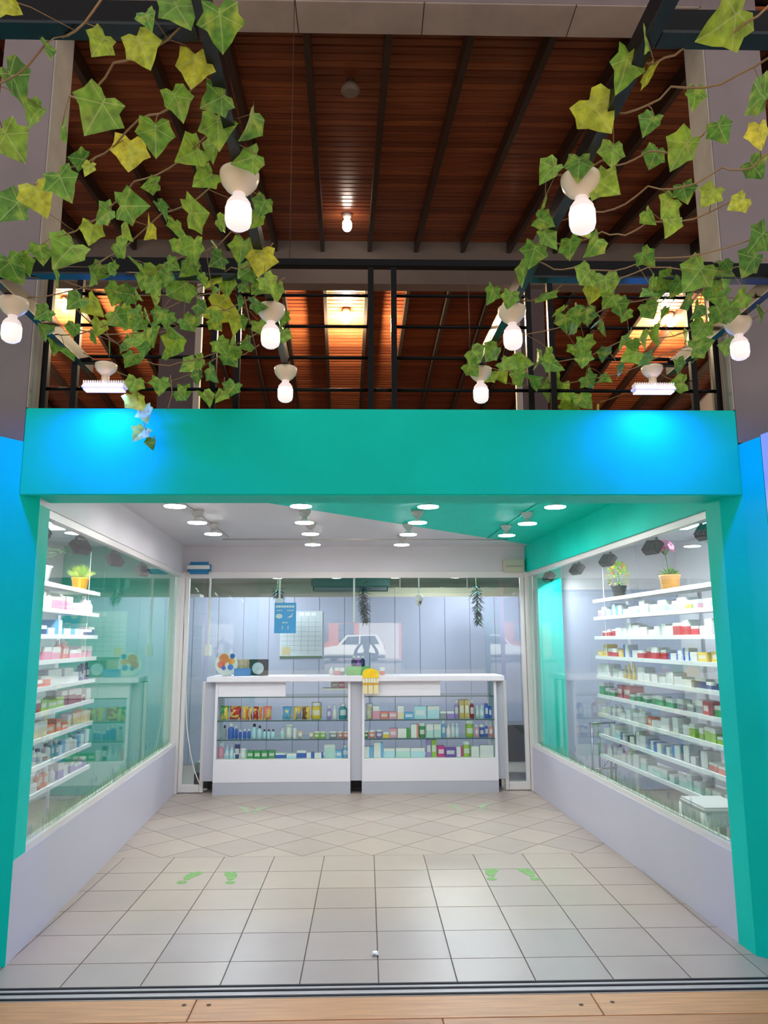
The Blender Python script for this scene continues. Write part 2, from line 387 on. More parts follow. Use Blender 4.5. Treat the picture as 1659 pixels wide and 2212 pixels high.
# fringe of grass stickers along the foot of each window
def decal_mat(nm, h):
    if nm in MATS: return MATS[nm]
    m = bpy.data.materials.new(nm); m.use_nodes = True; nt = m.node_tree; b = nt.nodes['Principled BSDF']; b.inputs['Base Color'].default_value = lin(h); b.inputs['Roughness'].default_value = .5
    mx = nt.nodes.new('ShaderNodeMixShader'); t = nt.nodes.new('ShaderNodeBsdfTransparent'); mx.inputs[0].default_value = .22
    nt.links.new(t.outputs[0], mx.inputs[1]); nt.links.new(b.outputs[0], mx.inputs[2]); nt.links.new(mx.outputs[0], nt.nodes['Material Output'].inputs[0]); MATS[nm] = m; return m
DEC = [decal_mat('decal_green', '#7FAE6C'), decal_mat('decal_pale_green', '#A9C394'), decal_mat('decal_blue', '#5C8CC6')]
for side, sill, w in ((-1, SL, win1), (1, SR, win2)):
    rnd = random.Random(11 + side); b = BM()
    for k in range(1500):
        Y = rnd.uniform(4.47, 8.7); dens = .5 + .5 * math.sin(Y * 4.1 + side); h = rnd.uniform(.03, .08) + .08 * dens * rnd.random()
        z = sill + .036; lean = rnd.uniform(-.04, .04); wd_ = rnd.uniform(.004, .008)
        P = lambda yy, zz, e: b.verts.new((wx(side, yy, .035 - e), yy, zz))
        f = b.faces.new((P(Y - wd_, z, .0), P(Y + wd_, z, .0), P(Y + lean + wd_ * .2, z + h, .0)))
        f.material_index = 0 if rnd.random() < .55 else 1
    for k in range(26):
        Y = rnd.uniform(4.5, 8.4); z = sill + rnd.uniform(.08, .17)
        n = 6; vsx = [b.verts.new((wx(side, Y + .022 * math.cos(i * 1.047), .0345), Y + .022 * math.cos(i * 1.047), z + .03 * math.sin(i * 1.047))) for i in range(n)]
        b.faces.new(vsx).material_index = 2
    o = obj('grass_decal', b, DEC, w, kind='stuff')

# back glazing: doors at both ends, fixed glass over the counter
GY = 9.0
w3 = struct('window_3', box(BM(), -2.17, 1.93, GY - .02, GY + .05, 2.45, 2.519), ALU)
struct('corner_post', box(BM(), -2.215, -2.155, GY - .04, GY + .05, 0, 2.52), ALU, parent=w3)
struct('corner_post', box(BM(), 1.90, 1.955, GY - .04, GY + .05, 0, 2.52), ALU, parent=w3)
for a, c in ((-1.86, -.72), (-.715, .46), (.465, 1.60)):
    struct('pane', box(BM(), a, c, GY + .01, GY + .018, 1.305, 2.449), GLASS, parent=w3)
def door(nm, x0, x1, outer):
    so_, si = ((x0, x0 + .045), (x1 - .04, x1)) if outer < 0 else ((x1 - .045, x1), (x0, x0 + .04))
    d = struct(nm, box(BM(), so_[0], so_[1], GY - .015, GY + .035, .01, 2.449), ALU)
    struct('stile', box(BM(), si[0], si[1], GY - .015, GY + .035, .01, 1.24), ALU, parent=d)
    a, c = x0 + .045, x1 - .045
    struct('bottom_rail', box(BM(), a, c, GY - .013, GY + .033, .01, .09), ALU, parent=d)
    struct('pane', box(BM(), a + .001, c - .001, GY + .006, GY + .014, .09, 2.449), GLASS, parent=d)
    return d
door('door_1', -2.15, -1.865, -1)
door('door_2', 1.605, 1.895, 1)

# ------------------------------------------------------------------ shop interior
part = struct('wall_partition', box(BM(), -3.6, 3.7, 11.02, 11.06, 0, 2.335), GREYBLUE)
for k in range(20):
    x = -3.6 + k * .365
    struct('panel', box(BM(), x + .003, min(x + .362, 3.7), 11.0, 11.02, .0, 2.335, bev=.002), GREYBLUE, parent=part)
struct('wall_shop_left', box(BM(), -3.75, -3.6, 9.08, 16, 0, ZC), mat('dark_grey_wall', '#7D878C', .6))
struct('wall_shop_right', box(BM(), 3.7, 3.85, 9.08, 16, 0, ZC), GREYBLUE)
struct('wall_shop_back', box(BM(), -3.6, 3.7, 15.0, 15.1, 0, ZC), mat('store_back_wall', '#C9C7B4', .6))
struct('wall_wing_left', box(BM(), -3.75, -3.6, FB, 9.0, 0, ZC), WHITEW)
struct('wall_wing_left_back', box(BM(), -3.6, -2.27, 8.95, 9.07, 0, ZC - .001), mat('teal_green_paint', '#1E9E86', .5))
struct('wall_wing_left_front', box(BM(), -3.75, -2.1, FB + .001, FB + .06, 0, ZC), WHITEW)
struct('wall_wing_right', box(BM(), 3.75, 3.9, FB, 9.0, 0, ZC), WHITEW)
struct('wall_wing_right_back', box(BM(), 2.0, 3.75, 8.96, 9.07, 0, 2.30), GREYBLUE)
struct('wall_wing_right_header', box(BM(), 2.0, 3.75, 8.96, 9.07, 2.301, ZC - .001), WHITEW)
struct('wall_wing_right_pier', box(BM(), 2.02, 2.30, 8.80, 8.955, 0, ZC - .001), TEAL)
struct('wall_wing_right_front', box(BM(), 2.43, 3.9, FB + .001, FB + .06, 0, ZC), WHITEW)

# ------------------------------------------------------------------ counter with two glass showcases
def showcase(nm, x0, x1, panel_to, label):
    t = thing(nm, ((x0 + x1) / 2, 9.1, 0), label, 'showcase')
    y0, y1 = 8.88, 9.36
    obj('plinth', box(BM(), x0, x1, y0, y1, .0, .129), GREYL, t)
    obj('base_cabinet', box(BM(), x0, x1, y0 - .002, y1, .13, .372, bev=.003), WHITE, t)
    obj('deck', box(BM(), x0 + .03, x1 - .03, y0 + .004, y1, .3725, .381), PLASTW, t)
    for a, c in ((x0, x0 + .03), (x1 - .03, x1)): obj('side_panel', box(BM(), a, c, y0, y1, .3725, 1.24, bev=.002), WHITE, t)
    for z in (.599, .809, 1.073): obj('glass_shelf', box(BM(), x0 + .031, x1 - .031, y0 + .012, y1 - .03, z - .012, z), mat('green_edge_glass', '#4C8C80', .1, spec=.6) if z > 1 else glass_mat('shelf_glass', '#E4F3EE', 1.45, .8), t)
    for z in (.599, .809, 1.073): obj('shelf_edge', box(BM(), x0 + .031, x1 - .031, y0 + .007, y0 + .012, z - .012, z), mat('dark_glass_edge', '#3E5C5C', .2), t)
    obj('front_glass', box(BM(), x0 + .031, x1 - .031, y0, y0 + .005, .382, 1.072), GLASS2, t)
    obj('apron_panel', box(BM(), x0 + .031, panel_to, y0 + .01, y0 + .03, 1.074, 1.238), WHITE, t)
    obj('front_glass', box(BM(), panel_to + .003, x1 - .031, y0 + .01, y0 + .015, 1.074, 1.238), GLASS2, t)
    return t
showcase('glass_showcase', -1.735, -.18, -.93, 'white glass-front showcase with snack bags and blue bottles')
showcase('glass_showcase', -.05, 1.51, .86, 'white glass-front showcase with pale cartons and magenta boxes')
obj('countertop', box(BM(), -1.83, 1.60, 8.83, 9.42, 1.241, 1.30, bev=.006), WHITE, origin=(0, 9.1, 1.241), label='long white countertop laid across both showcases', cat='countertop')
for a, c, y, l in ((-1.862, -1.738, 8.93, 'grey upright panel closing the counter beside the snack bags'), (-.178, -.052, 8.90, 'grey upright panel between the two glass showcases'), (1.512, 1.60, 8.93, 'grey upright panel closing the counter beside the blue cartons')):
    t = thing('counter_divider', ((a + c) / 2, y + .2, 0), l, 'panel')
    obj('board', box(BM(), a, c, y, y + .04, .14, 1.24), GREYL, t)
    obj('foot', box(BM(), a, c, y + .30, y + .33, 0, 1.24), BLACK, t)

# ------------------------------------------------------------------ merchandise prototypes
def print_mat(nm, mode, rough=.4):
    """packaging: the object's own colour printed on white in bands, with a small darker imprint"""
    m = bpy.data.materials.new(nm); m.use_nodes = True; nt = m.node_tree; L = nt.links.new; b = nt.nodes['Principled BSDF']; b.inputs['Roughness'].default_value = rough
    oi = nt.nodes.new('ShaderNodeObjectInfo'); tc = nt.nodes.new('ShaderNodeTexCoord'); sp = nt.nodes.new('ShaderNodeSeparateXYZ'); L(tc.outputs['Generated'], sp.inputs[0])
    def math_(op, a, c=None):
        n = nt.nodes.new('ShaderNodeMath'); n.operation = op
        for i, v in enumerate((a, c)):
            if v is None: continue
            if isinstance(v, (int, float)): n.inputs[i].default_value = v
            else: L(v, n.inputs[i])
        return n.outputs[0]
    rz = oi.outputs['Random']
    if mode == 'band':      # white pack, coloured foot band
        mask = math_('LESS_THAN', sp.outputs[2], math_('MULTIPLY_ADD', rz, .25)); nt.nodes[-1].inputs[2].default_value = .22
    elif mode == 'full':    # coloured pack, white label in the middle
        a = math_('LESS_THAN', math_('ABSOLUTE', math_('SUBTRACT', sp.outputs[2], .5)), .2); c = math_('LESS_THAN', math_('ABSOLUTE', math_('SUBTRACT', sp.outputs[0], .5)), .36)
        mask = math_('SUBTRACT', 1, math_('MULTIPLY', math_('MULTIPLY', a, c), .75))
    elif mode == 'side':    # white pack, coloured end
        mask = math_('GREATER_THAN', sp.outputs[0], math_('MULTIPLY_ADD', rz, .3)); nt.nodes[-1].inputs[2].default_value = .5
    elif mode == 'bag':     # snack bag: coloured with a wavy pale motif
        nz = nt.nodes.new('ShaderNodeTexNoise'); nz.inputs['Scale'].default_value = 1.7; v2 = nt.nodes.new('ShaderNodeVectorMath'); v2.operation = 'ADD'; L(tc.outputs['Generated'], v2.inputs[0])
        cb = nt.nodes.new('ShaderNodeCombineXYZ'); L(math_('MULTIPLY', rz, 30), cb.inputs[0]); L(cb.outputs[0], v2.inputs[1]); L(v2.outputs[0], nz.inputs[0])
        mask = math_('LESS_THAN', nz.outputs[0], .54)
    else: mask = None
    mx = nt.nodes.new('ShaderNodeMix'); mx.data_type = 'RGBA'
    mx.inputs[6].default_value = lin('#F2F0EE') if mode != 'bag' else lin('#F0C95A'); L(oi.outputs['Color'], mx.inputs[7])
    if mask is None: mx.inputs[0].default_value = 1
    else: L(mask, mx.inputs[0])
    br = nt.nodes.new('ShaderNodeTexBrick'); br.inputs['Scale'].default_value = 6; br.inputs['Color1'].default_value = br.inputs['Color2'].default_value = (1, 1, 1, 1); br.inputs['Mortar'].default_value = (.45, .45, .5, 1); br.inputs['Mortar Size'].default_value = .03
    cv = nt.nodes.new('ShaderNodeCombineXYZ'); L(sp.outputs[0], cv.inputs[0]); L(sp.outputs[2], cv.inputs[1]); L(cv.outputs[0], br.inputs[0])
    m2 = nt.nodes.new('ShaderNodeMix'); m2.data_type = 'RGBA'; m2.blend_type = 'MULTIPLY'; m2.inputs[0].default_value = .35 if mode in ('band', 'full', 'side') else 0
    L(mx.outputs[2], m2.inputs[6]); L(br.outputs[0], m2.inputs[7]); L(m2.outputs[2], b.inputs['Base Color'])
    MATS[nm] = m; return m
PB, PF, PS, PBAG, PC = print_mat('pack_band', 'band'), print_mat('pack_full', 'full'), print_mat('pack_side', 'side'), print_mat('snack_bag_foil', 'bag', .25), print_mat('pack_plain', 'plain', .3)
CAPW = mat('cap_white', '#F0F0F0', .4); CAPB = mat('cap_black', '#22242A', .4)
def carton_mesh(m):          # unit carton: bevelled body with a tuck-flap seam at the top
    b = BM(); box(b, -.5, .5, -.5, .5, 0, .985, bev=.02); box(b, -.46, .46, -.47, .40, .985, 1.0); return mesh('medicine_box', b, m)
CART = [carton_mesh(m) for m in (PB, PF, PS)]
def lmesh(n, prof, m, seg=14): return mesh(n, lathe(BM(), prof, seg), m)
BOT = lmesh('bottle', [(.40, 0), (.5, .03), (.5, .60), (.46, .68), (.2, .78), (.2, .84)], PF)
BOTP = lmesh('bottle', [(.40, 0), (.5, .03), (.5, .60), (.46, .68), (.2, .78), (.2, .84)], PC)
BCAP = lmesh('cap', [(.26, .80), (.26, .97), (.22, 1.0)], CAPW, 12)
BCAPB = lmesh('cap', [(.26, .80), (.26, .97), (.22, 1.0)], CAPB, 12)
SPRAY = lmesh('cap', [(.24, .80), (.24, .88), (.09, .9), (.09, 1.02), (.16, 1.03), (.16, 1.1), (.05, 1.12)], CAPW, 10)
JAR = lmesh('jar', [(.44, 0), (.5, .05), (.5, .72), (.46, .78)], PF)
JCAP = lmesh('cap', [(.5, .78), (.5, .97), (.46, 1.0)], CAPW)
b = BM(); lathe(b, [(.30, 0), (.30, .14), (.33, .15), (.44, .5), (.5, .97), (.5, 1.0)], 14)
for v in b.verts:
    if v.co.z > .15: v.co.y *= max(.08, 1 - (v.co.z - .15) * 1.1)
TUBE = mesh('tube', b, PF)
b = BM(); N_ = 8
grid = [[None] * (N_ + 1) for _ in range(2 * (N_ + 1))]
for s in (0, 1):
    for i in range(N_ + 1):
        for j in range(N_ + 1):
            u_, v_ = i / N_, j / N_
            th_ = (math.sin(math.pi * u_) ** .6) * (math.sin(math.pi * min(max((v_ - .05) / .9, 0), 1)) ** .6)
            wv = .5 - .06 * math.sin(math.pi * v_)
            grid[s * (N_ + 1) + i][j] = b.verts.new(((u_ - .5) * 2 * wv, (-1 if s else 1) * (.003 + .45 * th_), v_))
    for i in range(N_):
        for j in range(N_):
            g = grid; k = s * (N_ + 1)
            f = b.faces.new((g[k + i][j], g[k + i + 1][j], g[k + i + 1][j + 1], g[k + i][j + 1])); f.smooth = True
for j in range(N_):
    b.faces.new((grid[0][j], grid[0][j + 1], grid[N_ + 1][j + 1], grid[N_ + 1][j])); b.faces.new((grid[N_][j], grid[N_][j + 1], grid[2 * N_ + 1][j + 1], grid[2 * N_ + 1][j]))
BAG = mesh('snack_bag', b, PBAG)
COLS = {'white': '#ECEAEA', 'red': '#C62A2C', 'blue': '#2A5FC0', 'sky blue': '#6DB6E6', 'green': '#2E9A4B', 'lime': '#9CC53A', 'yellow': '#F2CC3A', 'orange': '#EE7B22', 'pink': '#EFA0B8',
        'magenta': '#D21F86', 'purple': '#6C3FA6', 'violet': '#A58BD0', 'teal': '#1F9BA6', 'mint': '#BFE3DA', 'grey': '#9DA2A8', 'brown': '#7A4A2A', 'navy': '#24356E', 'gold': '#CDB565', 'cream': '#F1E2B8', 'coral': '#F08A7A', 'maroon': '#8E1430', 'black': '#24242A', 'cyan': '#BFE6F2', 'beige': '#EBC896'}
def product(kind, col, X, Y, Z, w, d, h, rz, label, group):
    c = lin(COLS[col])
    if kind.startswith('box'):
        return inst('medicine_box', CART['band full side'.split().index(kind[4:] or 'band')], None, (X, Y, Z), (0, 0, rz), (w, d, h), c, label=label, cat='box', group=group)
    if kind == 'bag': return inst('snack_bag', BAG, None, (X, Y, Z), (-.06, 0, rz), (w, min(d, .09), h), c, label=label, cat='snack bag', group=group)
    if kind == 'tube': return inst('cosmetic_tube', TUBE, None, (X, Y, Z), (0, 0, rz), (w, w, h), c, label=label, cat='tube', group=group)
    e = thing('medicine_bottle' if kind != 'jar' else 'medicine_jar', (X, Y, Z), label, 'jar' if kind == 'jar' else 'bottle', group); e.rotation_euler.z = rz
    body, cap = {'bottle': (BOT, BCAP), 'clear': (BOTP, BCAPB), 'plain': (BOTP, BCAP), 'spray': (BOT, SPRAY), 'jar': (JAR, JCAP), 'dark': (BOT, BCAPB)}[kind]
    inst('body', body, e, scale=(w, w, h), color=c); inst('cap', cap, e, scale=(w, w, h)); return e
KN = {'bag': 'snack bag', 'tube': 'squeeze tube', 'bottle': 'labelled bottle', 'clear': 'black-capped bottle', 'plain': 'plain bottle', 'spray': 'pump bottle', 'jar': 'lidded jar', 'dark': 'dark-capped bottle', 'box': 'carton with white top', 'box-full': 'printed carton', 'box-side': 'two-tone carton'}

# goods in the showcases: kind, colour, x from, x to, y of the top (photo pixels at the front of the shelf)
def zl(z, x0, y0, k): return x0 + z / k
SH = {
 ('snack-bag showcase', 'top shelf', .809, 440): [('bag', 'green', 165, 255, 215), ('bag', 'red', 258, 390, 220), ('bag', 'orange', 395, 465, 222), ('bag', 'maroon', 466, 508, 232), ('bag', 'red', 509, 572, 225), ('bag', 'orange', 573, 610, 228), ('bag', 'coral', 612, 708, 220),
   ('bag', 'sky blue', 820, 922, 228), ('bag', 'grey', 938, 1026, 225), ('bag', 'brown', 1028, 1122, 228), ('jar', 'yellow', 1128, 1240, 185), ('bottle', 'violet', 1296, 1345, 218), ('bottle', 'white', 1352, 1404, 222), ('bottle', 'teal', 1420, 1512, 195)],
 ('snack-bag showcase', 'middle shelf', .599, 440): [('clear', 'grey', 195, 240, 420), ('plain', 'blue', 250, 318, 402), ('plain', 'blue', 324, 362, 425), ('plain', 'blue', 367, 404, 468), ('plain', 'blue', 412, 452, 462), ('plain', 'blue', 458, 496, 458), ('clear', 'cyan', 500, 560, 405), ('clear', 'cyan', 566, 612, 425), ('clear', 'cyan', 616, 660, 465), ('clear', 'cyan', 664, 706, 465), ('clear', 'cyan', 710, 752, 465),
   ('plain', 'mint', 803, 852, 458), ('jar', 'white', 856, 938, 410), ('jar', 'white', 940, 978, 455), ('tube', 'beige', 985, 1042, 488), ('tube', 'beige', 1104, 1158, 505), ('jar', 'lime', 1162, 1224, 492), ('jar', 'lime', 1228, 1290, 492), ('jar', 'grey', 1320, 1408, 495), ('jar', 'coral', 1415, 1470, 492), ('jar', 'coral', 1474, 1532, 492)],
 ('snack-bag showcase', 'bottom shelf', .381, 440): [('plain', 'pink', 152, 216, 610), ('spray', 'cyan', 232, 276, 640), ('spray', 'cyan', 280, 322, 640), ('tube', 'navy', 325, 386, 622), ('jar', 'white', 388, 450, 665), ('box-full', 'green', 460, 532, 690), ('box-full', 'green', 535, 606, 690), ('box-full', 'green', 610, 680, 690), ('box-full', 'green', 684, 755, 690), ('box', 'blue', 760, 870, 716), ('box', 'cyan', 876, 980, 722), ('box', 'blue', 985, 1084, 692), ('box-side', 'blue', 1088, 1164, 714), ('box-side', 'blue', 1170, 1264, 714), ('box', 'mint', 1270, 1388, 628), ('box-full', 'sky blue', 1394, 1456, 690), ('bottle', 'sky blue', 1460, 1530, 640)],
 ('pale-carton showcase', 'top shelf', .809, 760): [('jar', 'cream', 150, 222, 200), ('box', 'pink', 225, 292, 225), ('box-full', 'coral', 298, 385, 285), ('box-full', 'pink', 388, 480, 285), ('box', 'cream', 484, 550, 225), ('box-full', 'sky blue', 553, 655, 293), ('box-full', 'cyan', 660, 790, 230), ('box', 'cyan', 795, 926, 230), ('box', 'grey', 932, 1000, 285), ('box', 'violet', 1004, 1080, 285), ('bottle', 'violet', 1085, 1134, 160), ('box-full', 'gold', 1138, 1190, 165), ('box-full', 'gold', 1194, 1244, 165), ('bottle', 'maroon', 1248, 1298, 162), ('bottle', 'mint', 1304, 1350, 228), ('bottle', 'cyan', 1354, 1402, 228), ('box-full', 'blue', 1408, 1444, 205), ('box-full', 'blue', 1447, 1480, 235)],
 ('pale-carton showcase', 'middle shelf', .599, 760): [('jar', 'green', 124, 176, 488), ('jar', 'coral', 180, 246, 484), ('jar', 'violet', 250, 326, 480), ('box', 'yellow', 332, 392, 502), ('box-full', 'pink', 398, 476, 465), ('box-side', 'green', 480, 618, 466), ('box-side', 'coral', 622, 700, 420), ('jar', 'green', 704, 778, 408), ('box', 'mint', 785, 860, 418), ('box', 'mint', 864, 940, 418), ('bottle', 'sky blue', 944, 992, 380), ('spray', 'white', 998, 1042, 425), ('bottle', 'white', 1046, 1086, 412), ('bottle', 'cyan', 1090, 1130, 412), ('jar', 'lime', 1200, 1290, 385), ('bottle', 'pink', 1296, 1338, 428), ('jar', 'blue', 1344, 1400, 428), ('spray', 'blue', 1402, 1442, 410), ('spray', 'coral', 1446, 1490, 415)],
 ('pale-carton showcase', 'bottom shelf', .381, 760): [('box-side', 'sky blue', 122, 226, 655), ('box-side', 'sky blue', 230, 330, 612), ('box', 'cyan', 335, 452, 675), ('box', 'mint', 458, 612, 672), ('box', 'cyan', 618, 768, 672), ('box-full', 'violet', 782, 832, 588), ('box-full', 'lime', 835, 890, 588), ('box-full', 'magenta', 898, 976, 652), ('box-full', 'purple', 980, 1094, 668), ('box-side', 'magenta', 1097, 1165, 662), ('jar', 'lime', 1168, 1248, 606), ('box', 'white', 1252, 1336, 660), ('box', 'white', 1342, 1490, 648)],
}
rnd = random.Random(3)
for (case, shelf, z, px0), items in SH.items():
    for k, (kind, col, a, c, top) in enumerate(items):
        Y = 8.97 + rnd.uniform(-.02, .03)
        xa, xb = atY(px0 + a / 4.88, 1560, Y - .04), atY(px0 + c / 4.88, 1560, Y - .04)
        h = atY(700, 1480 + top / 4.88, Y - .03).z - z
        w = xb.x - xa.x; d = min(w, .12) if not kind.startswith('box') else rnd.uniform(.06, .12)
        product(kind, col, (xa.x + xb.x) / 2, Y + d / 2 - .03, z + .001, w * .97, d, max(h, .05), 0 if not kind.startswith('box') else rnd.uniform(-.04, .04),
                f'{col} {KN[kind]}, {ORD[k]} along the {shelf} of the {case}', f'goods in the {case}')
        if z < .4 or z > .7 or kind.startswith('box'): continue

# ------------------------------------------------------------------ wall racks of medicine behind the side windows
RACKW = mat('rack_white', '#F2F1F4', .35)
def rack(side, zs, ya, yb, label):
    t = thing('display_rack', (wx(side, (ya + yb) / 2, .6), (ya + yb) / 2, 0), label, 'rack')
    off0, off1 = .45, .78
    P = lambda Y, off: Vector((wx(side, Y, off), Y))
    for z in zs:
        b = BM(); prism(b, [P(ya, off0), P(yb, off0), P(yb, off1), P(ya, off1)], z - .016, z)
        # lipped price rail along the front edge
        prism(b, [P(ya, off0 - .012), P(yb, off0 - .012), P(yb, off0), P(ya, off0)], z - .03, z + .004)
        obj('shelf', b, RACKW, t)
    for Y in (ya + .03, (ya + yb) / 2, yb - .03):
        b = BM(); c = P(Y, off1 + .012); box(b, c.x - .012, c.x + .012, Y - .012, Y + .012, 0, zs[0] + .02); obj('upright', b, RACKW, t)
    for Y in (ya + .12, yb - .25):
        b = BM(); p = P(Y, off0 + .02); tube(b, [(p.x, Y, zs[-1]), (p.x, Y, GT + .1)], .003, 5); obj('hanging_wire', b, PLASTW, t)
    return t
LZ = [2.163, 1.966, 1.763, 1.568, 1.368, 1.183, .99, .794, .60]
RZ = [2.12, 1.94, 1.74, 1.54, 1.34, 1.15, .96, .752, .55]
rack(-1, LZ, 4.95, 7.19, 'white nine-shelf medicine rack topped by the yellow grass pot')
rack(1, RZ, 4.72, 7.95, 'white nine-shelf medicine rack topped by the pink flower pot')
# per shelf: weighted kinds and colours, high to low
LROW = [[('bottle', 'white', 8), ('dark', 'coral', 1), ('box', 'pink', 6)], [('box', 'navy', 3), ('box', 'white', 3), ('box-side', 'sky blue', 4), ('bottle', 'coral', 1)], [('box', 'red', 5), ('box', 'pink', 3), ('bottle', 'coral', 2)], [('box', 'white', 5), ('box', 'coral', 4), ('dark', 'navy', 1)],
        [('box', 'white', 5), ('box-full', 'lime', 1), ('box', 'maroon', 3), ('bottle', 'violet', 1)], [('box-full', 'orange', 5), ('box-full', 'brown', 1), ('box-full', 'teal', 1), ('box', 'cream', 4)], [('box-side', 'sky blue', 5), ('dark', 'white', 3), ('box', 'maroon', 2), ('bottle', 'teal', 2)], [('bottle', 'white', 3), ('bottle', 'orange', 2), ('box', 'violet', 3), ('box', 'white', 4)]]
RROW = [[('box-side', 'sky blue', 4), ('box', 'mint', 5), ('box', 'lime', 1), ('box', 'pink', 2)], [('box', 'white', 6), ('box', 'red', 3), ('box-side', 'orange', 1), ('box', 'blue', 2)], [('box', 'white', 3), ('box-full', 'yellow', 1), ('box-side', 'blue', 3), ('box', 'red', 2), ('bottle', 'maroon', 1), ('box-full', 'orange', 1)], [('box', 'lime', 2), ('box', 'white', 4), ('box', 'navy', 2), ('box-side', 'red', 1), ('plain', 'cyan', 1), ('tube', 'yellow', 1)],
        [('box', 'grey', 3), ('box', 'green', 2), ('box', 'orange', 2), ('bottle', 'sky blue', 2), ('box-full', 'red', 1), ('dark', 'white', 2)], [('bottle', 'white', 2), ('box-full', 'yellow', 1), ('box-full', 'orange', 2), ('box', 'white', 5), ('box', 'lime', 2), ('dark', 'white', 1)], [('box', 'coral', 2), ('box-side', 'blue', 2), ('box', 'cyan', 3), ('box', 'white', 3), ('box-full', 'sky blue', 1), ('box-side', 'navy', 2)], [('box', 'magenta', 1), ('box', 'mint', 4), ('box', 'violet', 2), ('bottle', 'white', 3), ('box', 'white', 4)]]
def stock(side, zs, rows, ya, yb, rackname):
    rnd = random.Random(40 + side)
    for s, row in enumerate(rows):
        z = zs[s + 1]; Y = ya + .04; n = 0
        bag_ = [(k, c) for k, c, w in row for _ in range(w)]; cur = None; left = 0
        room = zs[s] - z - .03
        while Y < yb - .08 and n < 34:
            if left <= 0: cur = rnd.choice(bag_); left = rnd.choice((1, 2, 3, 4)) if cur[0].startswith('box') else rnd.choice((1, 2, 3))
            kind, col = cur; left -= 1
            if kind.startswith('box'): w = rnd.uniform(.09, .17); h = min(room, rnd.choice((.055, .07, .08, .1, .12))); d = rnd.uniform(.07, .14)
            elif kind == 'tube': w = rnd.uniform(.045, .06); h = min(room, rnd.uniform(.12, .15)); d = w
            else: w = rnd.uniform(.05, .075); h = min(room, rnd.uniform(.10, .16)); d = w
            gap_ = rnd.choice((.004, .006, .01, .03, .05))
            yc = Y + w / 2; X = wx(side, yc, .455 + d / 2 + rnd.uniform(.0, .03))
            product(kind, col, X, yc, z + .001, w, d, h, (math.pi / 2 if side > 0 else -math.pi / 2) + rnd.uniform(-.12, .12),
                    f'{col} {KN[kind]}, {ORD[n]} from the street, {ORD[s]} stocked shelf down, {rackname}', f'goods on the {rackname}')
            Y += w + gap_; n += 1
        
stock(-1, LZ, LROW, 5.30, 7.17, 'grass-pot rack')
stock(1, RZ, RROW, 4.86, 7.93, 'pink-flower rack')

# ------------------------------------------------------------------ pot plants on the racks
def leafblade(bm, base, tip, w, droop=.0, mi=0):
    base = Vector(base); tip = Vector(tip); d = tip - base; s = d.cross(Vector((0, 0, 1)))
    if s.length < 1e-4: s = Vector((1, 0, 0))
    s = s.normalized() * w / 2; mid = base + d * .5 + Vector((0, 0, droop))
    v = [bm.verts.new(p) for p in (base - s * .4, base + s * .4, mid + s, tip, mid - s)]
    f = bm.faces.new(v); f.material_index = mi
def pot(name, side, Y, off, z, r, h, pm_, label, taper=.75):
    loc = (wx(side, Y, off), Y, z); t = thing(name, loc, label, 'potted plant')
    b = BM(); lathe(b, [(r * taper, 0), (r, h * .9), (r * 1.06, h * .9), (r * 1.06, h), (r * .92, h), (r * .9, h * .85)], 20, loc); obj('pot', b, pm_, t)
    return t, Vector(loc) + Vector((0, 0, h * .9))
GL = mat('leaf_fresh_green', '#7FB83A', .5, var=.2); GD = mat('leaf_dark_green', '#3E6B35', .5, var=.2); GY_ = mat('leaf_yellow_green', '#C6D23F', .5, var=.2); PK = mat('petal_pink', '#EE8FC4', .5)
rnd = random.Random(8)
t, c = pot('potted_grass', -1, 7.02, .58, LZ[0], .075, .13, mat('yellow_pot', '#E9A92A', .4), 'bushy green grass in a yellow pot on the rack')
b = BM()
for k in range(170):
    a = rnd.uniform(0, 6.28); e = rnd.uniform(.15, 1.2); l = rnd.uniform(.10, .17)
    leafblade(b, c + Vector((math.cos(a), math.sin(a), 0)) * .03, c + Vector((math.cos(a) * math.sin(e), math.sin(a) * math.sin(e), math.cos(e))) * l, .009, .01, k % 2)
obj('foliage', b, [GL, GY_], t, kind='stuff')
t, c = pot('potted_fern', -1, 5.98, .58, LZ[0], .10, .14, PLASTW, 'drooping fern in a white pot on the rack')
for k in range(9):
    a = k * .7; b = BM(); p0 = c
    for s_ in range(7):
        u0 = s_ / 7; p = c + Vector((math.cos(a) * .27 * u0, math.sin(a) * .27 * u0, .16 * math.sin(u0 * 2.4) - .02))
        for sg in (-1, 1): leafblade(b, p, p + Vector((math.cos(a + sg * 1.1) * .07, math.sin(a + sg * 1.1) * .07, -.01)), .018, .005)
    obj('frond', b, GD, t)
t, c = pot('potted_shrub', 1, 7.62, .60, RZ[0], .075, .13, BLACK, 'yellow-green leafy shrub in a black pot on the rack', .7)
b = BM()
for k in range(150):
    v = Vector((rnd.gauss(0, 1), rnd.gauss(0, 1), rnd.gauss(0, 1))).normalized(); p = c + Vector((0, 0, .11)) + Vector((v.x * .085, v.y * .085, v.z * .115))
    leafblade(b, p, p + (v + Vector((rnd.uniform(-.5, .5), rnd.uniform(-.5, .5), .3))) * .04, .028, .006, rnd.choice((0, 0, 1, 2)))
obj('foliage', b, [GL, GY_, mat('leaf_orange', '#D98A3A', .5)], t, kind='stuff')
b = BM(); tube(b, [c, c + Vector((0, 0, .14))], .008); obj('stem', b, GD, t)
t, c = pot('potted_flower', 1, 6.45, .60, RZ[0], .085, .14, mat('terracotta_pot', '#E3A65E', .5), 'single pink bloom in a terracotta-coloured pot on the rack', .85)
b = BM()
for k in range(40):
    a = rnd.uniform(0, 6.28); l = rnd.uniform(.06, .13); leafblade(b, c, c + Vector((math.cos(a) * l, math.sin(a) * l, rnd.uniform(.0, .09))), .03, .01, k % 2)
